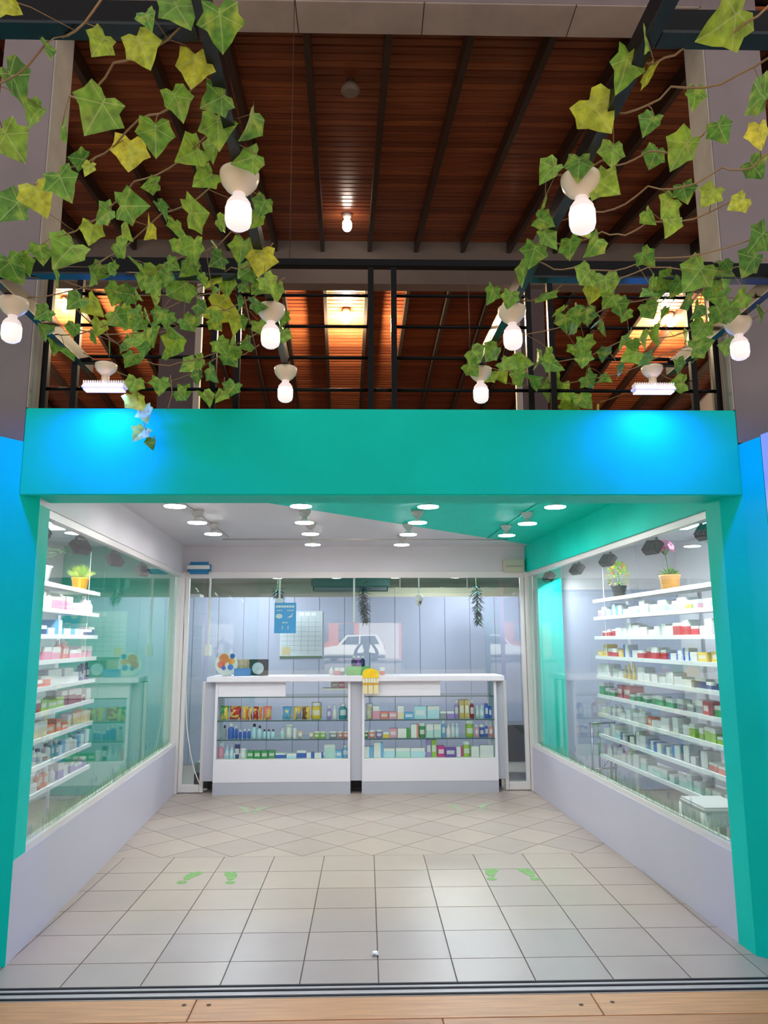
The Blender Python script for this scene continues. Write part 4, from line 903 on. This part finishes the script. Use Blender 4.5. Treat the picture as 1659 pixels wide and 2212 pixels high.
for k, (i, Y, l) in enumerate(((1, 2.34, 'white bulb lamp on the left inner pergola beam, nearest and largest'), (1, 3.38, 'white bulb lamp on the left inner pergola beam, middle one'), (1, 4.20, 'white bulb lamp on the left inner pergola beam, closest to the fascia'),
                           (2, 2.34, 'white bulb lamp on the right inner pergola beam, nearest and largest'), (2, 3.38, 'white bulb lamp on the right inner pergola beam, middle one'), (2, 4.20, 'white bulb lamp on the right inner pergola beam, closest to the fascia'),
                           (0, 3.33, 'white bulb lamp hanging in front of the left column'), (3, 3.50, 'white bulb lamp hanging in front of the right column'))):
    o = pl_ if k == 0 else copy_tree(pl_); o.location = (bx_(i, Y), Y, 3.291); o['label'] = l; o['group'] = 'porch lamps on the pergola'
for sx_, Y, px, l in ((-1, 4.15, 222, 'long violet glowing lamp under the left outer pergola beam'), (1, 4.15, 1400, 'long violet glowing lamp under the right outer pergola beam')):
    x = bx_(0 if sx_ < 0 else 3, Y) + (.15 if sx_ < 0 else -.17)
    t = thing('violet_bar_lamp', (x, Y, 3.29), l, 'lamp', 'violet lamps on the pergola')
    b = BM(); lathe(b, [(.050, 0), (.062, -.006), (.062, -.022), (.05, -.045), (.024, -.07)], 24, (x, Y, 3.291)); obj('holder', b, CERAM, t)
    b = BM(); box(b, x - (.19 if sx_ < 0 else .03), x + (.03 if sx_ < 0 else .21), Y - .02, Y + .02, 3.292, 3.304); obj('bracket', b, STEEL, t)
    b = BM(); lathe(b, [(.022, 3.16), (.022, 3.225)], 14, (x, Y, 0)); obj('neck', b, CERAM, t)
    b = BM(); box(b, x - .125, x + .125, Y - .035, Y + .035, 3.13, 3.165, bev=.012); obj('body', b, mat('lamp_body_violet_white', '#D9D2F2', .4, emit=.12), t)
    b = BM()
    for q in range(18): box(b, x - .115 + q * .0132, x - .111 + q * .0132, Y - .03, Y + .03, 3.166, 3.182)
    obj('cooling_fins', b, PLASTW, t)
    b = BM(); box(b, x - .112, x + .112, Y - .0375, Y - .035, 3.142, 3.156); obj('glow_strip', b, emit_mat('violet_glow', '#E6E0FF', 9), t)
    b = BM(); box(b, x - .112, x + .112, Y - .028, Y + .028, 3.1265, 3.1297); obj('lens', b, emit_mat('violet_lens_glow', '#A8B4FF', 1.6), t)
    light('violet_bar_light', 'AREA', (x - sx_ * -.0, Y, 3.12), 7, (.04, .11, 1), .22, target=(x, Y - .12, 2.6), size_y=.06)
# hanging wires
for px, ya, yb, Y, l in ((636, -5, 566, 4.25, 'thin dark wire hanging in front of the timber ceiling'), (1011, 590, 770, 4.2, 'thin wire hanging in front of the railing to the porch lamp')):
    a = atY(px, ya, Y); c = atY(px, yb, Y); b = BM(); tube(b, [(a.x, Y, a.z), (a.x, Y, c.z)], .0022, 5); obj('hanging_wire', b, mat('wire_brown', '#3A2626', .6), label=l, cat='wire')

# lamps under the gable roof
def roof_lamp(x, Y, lit, label, power=0):
    z = roofz(Y); t = thing('roof_lamp', (x, Y, z), label, 'lamp')
    b = BM(); lathe(b, [(.055, 0), (.06, -.02), (.045, -.05), (.024, -.075)], 18, (x, Y, z)); obj('holder', b, PORC if not lit else CERAM, t)
    b = BM(); lathe(b, [(.024, -.07), (.04, -.09), (.055, -.12), (.055, -.18), (.04, -.21), (.012, -.22)], 18, (x, Y, z)); obj('bulb', b, emit_mat('warm_bulb_glow', '#FFE9C0', 60) if lit else emit_mat('bay_fill_glow', '#FFEBD8', 9), t)  # unlit bulb: added glow that brightens its bay of the roof
    if lit: light('roof_lamp_light', 'POINT', (x, Y, z - .30), power, (1, .78, .48), .05)
roof_lamp(atY(748, 655, 10.75).x, 10.75, True, 'lit bulb under the far roof slope, above the middle of the railing', 220)
roof_lamp(4.70, 10.8, True, 'lit bulb under the far roof slope, beside the right column', 260)
roof_lamp(-4.45, 10.5, True, 'lit bulb under the far roof slope, beside the left column', 260)
roof_lamp(atY(750, 440, 8.1).x, 8.1, False, 'white bulb lamp under the near roof slope')
t = thing('smoke_detector', (atY(757, 150, 5.5).x, 5.5, roofz(5.5)), 'round dusty detector under the near roof slope', 'detector')
b = BM(); lathe(b, [(.03, 0), (.03, -.06), (.075, -.075), (.08, -.11), (.055, -.13)], 20, (atY(757, 150, 5.5).x, 5.5, roofz(5.5))); obj('case', b, mat('dusty_grey', '#7A6A60', .7), t)

# ------------------------------------------------------------------ artificial ivy strung across both pergola bays
def leaf_mat():
    m = bpy.data.materials.new('ivy_leaf'); m.use_nodes = True; nt = m.node_tree; L = nt.links.new; b = nt.nodes['Principled BSDF']; b.inputs['Roughness'].default_value = .5
    oi = nt.nodes.new('ShaderNodeObjectInfo'); tc = nt.nodes.new('ShaderNodeTexCoord'); nz = nt.nodes.new('ShaderNodeTexNoise'); nz.inputs['Scale'].default_value = 3.5; nz.inputs['Detail'].default_value = 3
    va = nt.nodes.new('ShaderNodeVectorMath'); va.operation = 'MULTIPLY_ADD'; cb = nt.nodes.new('ShaderNodeCombineXYZ'); L(oi.outputs['Random'], cb.inputs[0]); L(cb.outputs[0], va.inputs[0]); va.inputs[1].default_value = (50, 50, 50); L(tc.outputs['Object'], va.inputs[2]); L(va.outputs[0], nz.inputs[0])
    mr = nt.nodes.new('ShaderNodeMapRange'); L(nz.outputs[0], mr.inputs[0]); mr.inputs[1].default_value = .3; mr.inputs[2].default_value = .7; mr.inputs[3].default_value = .55; mr.inputs[4].default_value = 1.25
    mx = nt.nodes.new('ShaderNodeMix'); mx.data_type = 'RGBA'; mx.blend_type = 'MULTIPLY'; mx.inputs[0].default_value = 1; L(mr.outputs[0], mx.inputs[7])
    n3 = nt.nodes.new('ShaderNodeTexNoise'); n3.inputs['Scale'].default_value = 1.7; L(va.outputs[0], n3.inputs[0]); r3 = nt.nodes.new('ShaderNodeMapRange'); L(n3.outputs[0], r3.inputs[0]); r3.inputs[1].default_value = .5; r3.inputs[2].default_value = .72; r3.inputs[4].default_value = .65
    yx = nt.nodes.new('ShaderNodeMix'); yx.data_type = 'RGBA'; L(r3.outputs[0], yx.inputs[0]); L(oi.outputs['Color'], yx.inputs[6]); yx.inputs[7].default_value = lin('#BFC94C'); L(yx.outputs[2], mx.inputs[6])
    # pale veins: midrib and side ribs
    sp = nt.nodes.new('ShaderNodeSeparateXYZ'); L(tc.outputs['Object'], sp.inputs[0])
    def mt(op, a, c=0):
        n = nt.nodes.new('ShaderNodeMath'); n.operation = op
        for i, v in enumerate((a, c)):
            if isinstance(v, (int, float)): n.inputs[i].default_value = v
            else: L(v, n.inputs[i])
        return n.outputs[0]
    ax = mt('ABSOLUTE', sp.outputs[0]); rib = mt('LESS_THAN', ax, .018)
    s1 = mt('LESS_THAN', mt('ABSOLUTE', mt('SUBTRACT', mt('ADD', sp.outputs[1], .16), mt('MULTIPLY', ax, -.45))), .014)
    s2 = mt('LESS_THAN', mt('ABSOLUTE', mt('SUBTRACT', mt('ADD', sp.outputs[1], .12), mt('MULTIPLY', ax, .5))), .013)
    vein = mt('MAXIMUM', rib, mt('MAXIMUM', s1, s2))
    m2 = nt.nodes.new('ShaderNodeMix'); m2.data_type = 'RGBA'; L(mt('MULTIPLY', vein, .45), m2.inputs[0]); L(mx.outputs[2], m2.inputs[6]); m2.inputs[7].default_value = lin('#C9D58A')
    L(m2.outputs[2], b.inputs['Base Color'])
    tr = nt.nodes.new('ShaderNodeBsdfTranslucent'); L(m2.outputs[2], tr.inputs[0]); ms = nt.nodes.new('ShaderNodeMixShader'); ms.inputs[0].default_value = .3
    L(b.outputs[0], ms.inputs[1]); L(tr.outputs[0], ms.inputs[2]); L(ms.outputs[0], nt.nodes['Material Output'].inputs[0]); MATS['ivy_leaf'] = m; return m
LEAFM = leaf_mat()
def leaf_mesh(fold, curl, twist, seed):
    r = random.Random(seed); b = BM()
    half = [(.18, .14), (.45, .13), (.45, -.12), (.61, -.33), (.41, -.50), (.23, -.73)]
    rib = [(0, -.02), (0, -.33), (0, -.62), (0, -1.0)]
    def V(x, y): return b.verts.new((x, y, fold * abs(x) + curl * (y + .3) ** 2 + twist * x * y + .02 * math.sin(9 * x + 7 * y)))
    mv = [V(x, y) for x, y in rib]
    for s in (1, -1):
        hv = [V(s * x * r.uniform(.9, 1.08), y + r.uniform(-.03, .03)) for x, y in half]
        for q in ((mv[0], hv[0], hv[1], hv[2], mv[1]), (mv[1], hv[2], hv[3], hv[4], mv[2]), (mv[2], hv[4], hv[5], mv[3])):
            b.faces.new(q if s > 0 else q[::-1])
    bmesh.ops.triangulate(b, faces=b.faces); 
    for f in b.faces: f.smooth = False
    return mesh('leaf', b, LEAFM)
LEAVES = [leaf_mesh(.18, -.15, .1, 1), leaf_mesh(-.25, .25, -.2, 2), leaf_mesh(.35, -.35, .3, 3), leaf_mesh(.08, .12, .0, 4)]
VINE = mat('vine_stem_brown', '#9A7B55', .7)
IZ = 3.33
STR_L = [[(-30, 188), (110, 85), (225, -10)], [(150, 208), (245, 140), (430, 15)], [(160, 360), (300, 255), (440, 165)], [(140, 505), (290, 395), (450, 290)], [(190, 575), (350, 460), (505, 360)], [(60, 640), (250, 590), (420, 540), (500, 500)], [(-20, 560), (120, 600), (330, 640), (500, 580), (590, 525)],
         [(110, 720), (250, 690), (400, 645), (600, 565)], [(90, 690), (300, 720), (430, 680), (615, 600)], [(140, 640), (300, 770), (400, 782), (620, 680)], [(180, 760), (340, 830), (470, 770), (560, 745)]]
STR_R = [[(1370, 130), (1500, 78), (1665, 8)], [(1300, 245), (1450, 190), (1665, 122)], [(1180, 375), (1300, 345), (1400, 325), (1520, 290)], [(1255, 460), (1400, 405), (1560, 362), (1660, 330)], [(1180, 520), (1300, 500), (1400, 478), (1600, 425)], [(1140, 548), (1250, 578), (1400, 560), (1660, 500)],
         [(1110, 650), (1220, 612), (1400, 575), (1660, 560)], [(1100, 725), (1330, 655), (1460, 612), (1660, 640)], [(1040, 790), (1160, 785), (1340, 738), (1580, 680)], [(1090, 800), (1240, 825), (1450, 758), (1660, 670)], [(1030, 800), (1180, 835), (1290, 870), (1420, 800), (1480, 820)]]
LV_L = [(22, 12, 62, .9), (108, 105, 46, .25), (212, 100, 64, .75), (310, 112, 78, .75), (392, 32, 84, .35), (478, 62, 92, .3), (320, 45, 50, .3), (418, 152, 78, .95), (38, 190, 96, .25), (208, 248, 98, .5), (385, 228, 68, .5), (462, 218, 68, .35), (472, 285, 80, .5), (540, 272, 78, .4), (140, 275, 58, .4), (72, 252, 64, .45), (28, 312, 84, .5),
        (280, 335, 74, 1), (336, 300, 74, .35), (410, 332, 70, .6), (462, 325, 62, .5), (530, 345, 66, .4), (438, 388, 64, .6), (165, 342, 50, .15), (190, 368, 38, .75), (138, 402, 72, .3), (85, 432, 72, .95), (24, 452, 74, .2), (322, 400, 48, .45), (288, 445, 68, .35), (222, 468, 62, .35), (428, 460, 76, .6), (352, 458, 50, .2), (276, 500, 62, .6), (320, 500, 58, .95), (196, 508, 54, .65),
        (140, 548, 80, .5), (90, 552, 52, .5), (262, 542, 54, .45), (565, 450, 50, .35), (548, 480, 44, .6), (480, 488, 46, .5), (385, 500, 56, .6), (395, 535, 50, .5), (420, 545, 62, .6), (520, 545, 62, .55), (562, 565, 66, .9), (468, 535, 34, .3), (30, 585, 70, .4), (55, 572, 60, .55), (122, 605, 50, .5), (300, 580, 56, .5), (335, 600, 60, .6), (383, 625, 70, .4), (455, 605, 56, .8), (490, 618, 60, .6), (528, 592, 50, .35), (598, 632, 48, .5),
        (250, 640, 58, .5), (205, 665, 58, .7), (160, 655, 50, .3), (90, 680, 46, .4), (95, 712, 44, .45), (278, 692, 58, .55), (338, 660, 56, .65), (322, 690, 48, .4), (212, 710, 44, .65), (485, 672, 72, .85), (430, 690, 56, .5), (410, 702, 44, .4), (505, 705, 50, .8), (560, 660, 46, .3), (612, 690, 40, .3), (612, 728, 42, .4), (378, 718, 50, .55), (375, 750, 60, .65), (330, 730, 62, .4), (300, 740, 50, .5), (530, 745, 40, .35), (500, 755, 56, .4), (480, 752, 44, .35), (428, 785, 40, .5), (120, 750, 50, .5), (150, 765, 50, .35)]
LV_R = [(1562, 52, 122, .7), (1348, 155, 88, .5), (1400, 168, 62, .95), (1294, 248, 92, .85), (1394, 95, 62, .45), (1500, 215, 54, .4), (1640, 198, 84, .35), (1640, 298, 62, .95), (1560, 288, 60, .2), (1400, 272, 54, .25), (1322, 338, 62, .55), (1310, 402, 70, .7), (1470, 330, 80, .6), (1410, 345, 54, .3), (1182, 375, 62, .5), (1250, 368, 62, .35), (1440, 452, 64, .55), (1404, 472, 44, .55), (1446, 490, 58, .65), (1480, 420, 52, .2), (1530, 428, 56, .8), (1590, 442, 50, .8),
        (1635, 368, 60, .15), (1635, 520, 66, .15), (1618, 572, 66, .2), (1150, 555, 62, .4), (1188, 520, 60, .5), (1232, 540, 62, .45), (1280, 535, 62, .5), (1262, 500, 44, .8), (1170, 450, 50, .35), (1180, 480, 50, .3), (1130, 595, 60, .4), (1172, 645, 60, .45), (1060, 640, 48, .35), (1100, 650, 44, .3), (1262, 600, 60, .5), (1280, 635, 58, .85), (1310, 620, 64, .6), (1400, 560, 50, .4), (1430, 610, 56, .4), (1500, 600, 74, .5), (1460, 625, 52, .4), (1560, 605, 56, .4), (1545, 625, 40, .7), (1480, 655, 46, .3), (1340, 668, 48, .3),
        (1205, 672, 42, .6), (1222, 700, 48, .25), (1285, 700, 34, .5), (1345, 745, 46, .5), (1420, 725, 58, .55), (1395, 735, 50, .5), (1360, 770, 50, .6), (1560, 680, 60, .3), (1600, 690, 52, .2), (1640, 680, 52, .2), (1568, 745, 54, .55), (1520, 745, 56, .45), (1500, 775, 44, .4), (1030, 770, 54, .4), (1060, 765, 52, .5), (1022, 800, 44, .4), (1050, 815, 40, .5), (1085, 815, 40, .7), (1120, 820, 50, .45), (1130, 785, 52, .45), (1160, 780, 48, .4), (1155, 820, 54, .4), (1200, 790, 52, .35), (1190, 830, 56, .4), (1215, 850, 46, .55), (1230, 880, 50, .5), (1265, 868, 50, .35), (1295, 890, 34, .9), (1260, 780, 42, .5), (1245, 760, 40, .5), (1460, 830, 46, .35)]
POLY_L = [(100, 600), (330, 560), (470, 560), (600, 590), (620, 640), (590, 690), (560, 740), (500, 780), (440, 850), (380, 850), (300, 800), (230, 770), (110, 740)]
POLY_R = [(1100, 790), (1180, 770), (1230, 690), (1300, 600), (1420, 570), (1650, 560), (1650, 640), (1560, 700), (1490, 770), (1450, 820), (1330, 850), (1300, 880), (1220, 870), (1130, 830)]
def inside(x, y, P):
    c = False
    for i in range(len(P)):
        (x1, y1_), (x2, y2) = P[i - 1], P[i]
        if (y1_ > y) != (y2 > y) and x < (x2 - x1) * (y - y1_) / (y2 - y1_) + x1: c = not c
    return c
def leaf_colour(yel, r):
    g = [(0, '#447A30'), (.35, '#6BA23A'), (.6, '#93BC3C'), (.85, '#C8D240'), (1, '#E6DE44')]
    yel = min(max(yel + r.uniform(-.08, .08), 0), 1)
    for (a, ca), (c, cc) in zip(g, g[1:]):
        if yel <= c:
            k = (yel - a) / (c - a); A, B = lin(ca), lin(cc); return tuple(A[i] + (B[i] - A[i]) * k for i in range(3)) + (1,)
    return lin(g[-1][1])
def ivy(strands, named, poly, nfill, side, seed):
    r = random.Random(seed); S = []
    for k, px in enumerate(strands):
        P = [atZ(x, y, IZ) for x, y in px]
        Q = []
        for a, c in zip(P, P[1:]):
            for q in range(6): Q.append(a.lerp(c, q / 6) + Vector((0, 0, -.035 * math.sin(math.pi * q / 6) + r.uniform(-.006, .006))))
        Q.append(P[-1])
        S.append((Q, []))
    L_ = [(x, y, s, yl, r.uniform(3.22, 3.31)) for x, y, s, yl in named]
    tries = 0; fills = []
    while len(fills) < nfill and tries < 6000:
        tries += 1; x, y = r.uniform(min(p[0] for p in poly), max(p[0] for p in poly)), r.uniform(min(p[1] for p in poly), max(p[1] for p in poly))
        if not inside(x, y, poly) or any((x - a[0]) ** 2 + (y - a[1]) ** 2 < 17 ** 2 for a in fills): continue
        if any((x - a[0]) ** 2 + (y - a[1]) ** 2 < 15 ** 2 for a in L_): continue
        fills.append((x, y, r.uniform(34, 54), r.uniform(.1, .6), r.uniform(3.14, 3.32)))
    for x, y, s, yl, z in L_ + fills:
        p = atZ(x, y, z); best = min(range(len(S)), key=lambda i: min((q - p).length for q in S[i][0]))
        S[best][1].append((p, s, yl))
    for k, (Q, lv) in enumerate(S):
        t = thing('ivy_garland', Q[0], f'artificial ivy garland across the {side} pergola bay, {ORD[len(S) - 1 - k]} counting from the shop', 'garland', f'ivy garlands in the {side} bay')
        b = BM(); tube(b, Q, .0032, 5)
        for p, s, yl in lv:
            size = s * ((p - _o).dot(_fw)) / CAM_F * 1.0
            near = min(Q, key=lambda q: (q - p).length)
            az = r.gauss(0, .75 if s < 64 else .35); tilt = -r.uniform(-.1, .85); roll = r.gauss(0, .75)
            R = Euler((0, 0, az)).to_matrix() @ Euler((math.pi / 2 - tilt, 0, 0)).to_matrix() @ Euler((0, 0, roll)).to_matrix()
            if r.random() < (.45 if s < 64 else .06): R = R @ Euler((0, r.choice((-1, 1)) * r.uniform(.3, 1.0), 0)).to_matrix()
            basep = p - R @ Vector((0, -.42 * size, 0))
            if (near - basep).length < .3: tube(b, [near, near.lerp(basep, .6) + Vector((0, 0, .01)), basep], .0016, 4)
            o = bpy.data.objects.new('leaf', LEAVES[r.randrange(4)]); COL.objects.link(o); o.parent = t
            o.location = basep - Q[0]; o.rotation_euler = R.to_euler(); sz = size * (.95 if s > 64 else .86); o.scale = (sz, sz, sz); o.color = leaf_colour(yl, r)
        obj('stem', b, VINE, t)
ivy(STR_L, LV_L, POLY_L, 40, 'left', 21)
ivy(STR_R, LV_R, POLY_R, 36, 'right', 22)
# loose tendrils that hang over the fascia
for k, (pts, lvs, l) in enumerate((([(296, 838), (298, 880), (312, 915), (318, 945)], [(290, 830, 34, .5), (295, 866, 42, .9), (314, 893, 34, .75), (303, 936, 34, .85), (328, 956, 24, .2)], 'bright green ivy tendril hanging over the fascia under the violet lamp'),
                                 ([(368, 810), (372, 850), (362, 885)], [(390, 852, 28, .3), (345, 832, 34, .35)], 'bare ivy tendril hanging above the fascia'),
                                 ([(440, 845), (460, 862), (482, 845), (485, 815)], [(445, 858, 34, .5), (476, 855, 30, .45), (500, 840, 34, .25)], 'looped ivy tendril before the railing'))):
    r = random.Random(70 + k); Yt = 4.22; Q = [atY(x, y, Yt) for x, y in pts]
    t = thing('ivy_tendril', Q[0], l, 'garland'); b = BM(); tube(b, Q, .003, 5); obj('stem', b, VINE, t)
    for x, y, s, yl in lvs:
        p = atY(x, y, Yt - .01); size = s * ((p - _o).dot(_fw)) / CAM_F
        R = Euler((0, 0, r.gauss(0, .5))).to_matrix() @ Euler((math.pi / 2 - r.uniform(-.1, .4), 0, 0)).to_matrix() @ Euler((0, 0, r.gauss(0, .6))).to_matrix()
        o = bpy.data.objects.new('leaf', LEAVES[r.randrange(4)]); COL.objects.link(o); o.parent = t; o.location = p - R @ Vector((0, -.42 * size, 0)) - Q[0]; o.rotation_euler = R.to_euler(); o.scale = (size * 1.15,) * 3; o.color = leaf_colour(yl, r)

# ------------------------------------------------------------------ what the shop glass mirrors: the photographer, the court wall, the street
DK = mat('court_wall_dark', '#4A4B55', .8)
b = BM(); WYc = -27
for x0, x1, z0, z1 in ((-14, -11.2, 0, 6.5), (-10.2, -2.5, 0, 6.5), (2.1, 7.6, 0, 6.5), (9.6, 14, 0, 6.5), (-11.2, -10.2, 2.72, 6.5), (-2.5, 2.1, 2.72, 6.5), (7.6, 9.6, 2.72, 6.5)):
    box(b, x0, x1, WYc - .2, WYc, z0, z1)
struct('wall_court_end', b, DK)
struct('wall_court_left', box(BM(), -14.2, -14, WYc, 2, 0, 6.5), DK)
struct('wall_court_right', box(BM(), 14, 14.2, WYc, 2, 0, 6.5), DK)
struct('street', box(BM(), -40, 40, -60, WYc - .21, -.1, .3), mat('street_asphalt', '#8B878A', .8, var=.1))
bd_ = thing('street_building', (-6, -42, .3), 'orange rendered building across the street, mirrored in the counter glass', 'building')
obj('wall', box(BM(), -16, -.6, -43, -42, .3, 7), mat('orange_render', '#C26A4C', .8), bd_)
for x in (-4.2, -2.2): obj('window', box(BM(), x, x + 1.2, -42.0, -41.95, 1.6, 3.0), mat('street_pane', '#5A6470', .2), bd_)
bd_ = thing('street_wall', (6, -42, .3), 'pale grey building across the street, mirrored in the counter glass', 'building')
obj('wall', box(BM(), -.6, 16, -43, -42.05, .3, 7), mat('pale_street_render', '#B9B2B4', .8), bd_)
obj('pilaster', box(BM(), 2.6, 3.4, -42.05, -41.8, .3, 7), mat('orange_render', '#C26A4C'), bd_)
car = thing('parked_car', (-1.0, -34.5, .3), 'white estate car parked in the street, mirrored in the counter glass', 'car')
CW = mat('car_white', '#EDEBEA', .25, coat=.5); CG = mat('car_window', '#2E333B', .1); CT = mat('car_tyre', '#1B1B1D', .8)
def side_prism(pts, x0, x1, m_, nm):      # outline in the X-Z plane, extruded along Y
    b = BM(); a = [b.verts.new((x, x0, z)) for x, z in pts]; c = [b.verts.new((x, x1, z)) for x, z in pts]
    b.faces.new(a); b.faces.new(c[::-1])
    for i in range(len(pts)): b.faces.new((a[i], a[(i + 1) % len(pts)], c[(i + 1) % len(pts)], c[i]))
    obj(nm, b, m_, car)
side_prism([(-3.0, .65), (-3.0, 1.15), (-2.75, 1.25), (-1.9, 1.35), (1.15, 1.42), (1.25, 1.1), (1.25, .65)], -35.4, -33.6, CW, 'body')
side_prism([(-1.95, 1.36), (-1.35, 2.05), (.75, 2.1), (1.12, 1.43)], -35.25, -33.75, CW, 'cabin')
side_prism([(-1.72, 1.42), (-1.25, 1.95), (-.5, 1.98), (-.5, 1.43)], -33.752, -33.73, CG, 'side_window')
side_prism([(-.4, 1.43), (-.4, 1.98), (.6, 2.0), (.9, 1.45)], -33.752, -33.73, CG, 'side_window')
for x in (-2.2, .5):
    for y in (-35.3, -33.75):
        b = BM(); lathe(b, [(.2, -.1), (.33, -.1), (.33, .1), (.2, .1)], 20, (x, y, .63), 'Y'); obj('wheel', b, CT, car)
obj('tail_lamp', box(BM(), 1.2, 1.26, -33.75, -33.6, 1.1, 1.35), mat('tail_red', '#C4201C', .3), car)
obj('bumper', box(BM(), -3.05, 1.3, -35.42, -33.58, .5, .72, bev=.04), mat('bumper_grey', '#565A62', .6), car)
# photographer, arms raised, holding the phone at the lens
vts = [(0, -.42, .88), (0, -.42, 1.06), (0, -.41, 1.24), (0, -.40, 1.36), (0, -.39, 1.42), (0, -.385, 1.50), (0, -.38, 1.60)]
rad = [.14, .125, .13, .085, .05, .075, .07]
eds = [(0, 1), (1, 2), (2, 3), (3, 4), (4, 5), (5, 6)]
def chain(start, pts):
    i = start
    for p, r_ in pts: vts.append(p); rad.append(r_); eds.append((i, len(vts) - 1)); i = len(vts) - 1
    return i
for s in (-1, 1):
    chain(0, [((s * .09, -.42, .78), .095), ((s * .10, -.41, .46), .062), ((s * .10, -.43, .10), .042), ((s * .105, -.40, .045), .04), ((s * .12, -.28, .03), .03)])
    w_ = chain(3, [((s * .16, -.40, 1.345), .062), ((s * .27, -.30, 1.38), .046), ((s * .235, -.22, 1.50), .038), ((s * .12, -.12, 1.63), .027), ((s * .088, -.085, 1.675), .026)])
    for q in range(4): chain(w_, [((s * .082, -.060 - .001 * q, 1.70 - .018 * q), .0095), ((s * .072, -.046, 1.705 - .018 * q), .0085), ((s * .055, -.044, 1.706 - .018 * q), .008)])
    chain(w_, [((s * .075, -.095, 1.665), .010), ((s * .06, -.078, 1.672), .009)])
me = bpy.data.meshes.new('person'); me.from_pydata(vts, eds, [])
pe = bpy.data.objects.new('person', me); COL.objects.link(pe)
md = pe.modifiers.new('skin', 'SKIN'); md.use_smooth_shade = True
for i, v in enumerate(me.skin_vertices[0].data): v.radius = (rad[i], rad[i] * (.72 if i in (0, 1, 2) else 1)); v.use_root = i == 0
sb = pe.modifiers.new('smooth', 'SUBSURF'); sb.levels = 1; sb.render_levels = 2
me.materials.append(mat('dark_clothes', '#2B3350', .8)); tag(pe, 'person in dark clothes with raised arms taking the picture, mirrored in the counter glass', 'person')
b = BM(); lathe(b, [(.03, 1.49), (.072, 1.50), (.088, 1.55), (.085, 1.60), (.055, 1.64), (.015, 1.655)], 18, (0, -.39, 0)); obj('hair', b, mat('dark_hair', '#1C1718', .6), pe)
for x in (-.03, .03):
    b = BM(); lathe(b, [(.002, -.012), (.011, -.004), (.011, .004), (.002, .012)], 8, (x, -.312, 1.545), 'Y'); obj('eye', b, PLASTW, pe)
obj('phone', box(BM(), -.038, .038, -.034, -.026, 1.635, 1.79, bev=.003), BLACK, origin=(0, -.03, 1.635), label='black phone held up in both hands, mirrored in the counter glass', cat='phone')
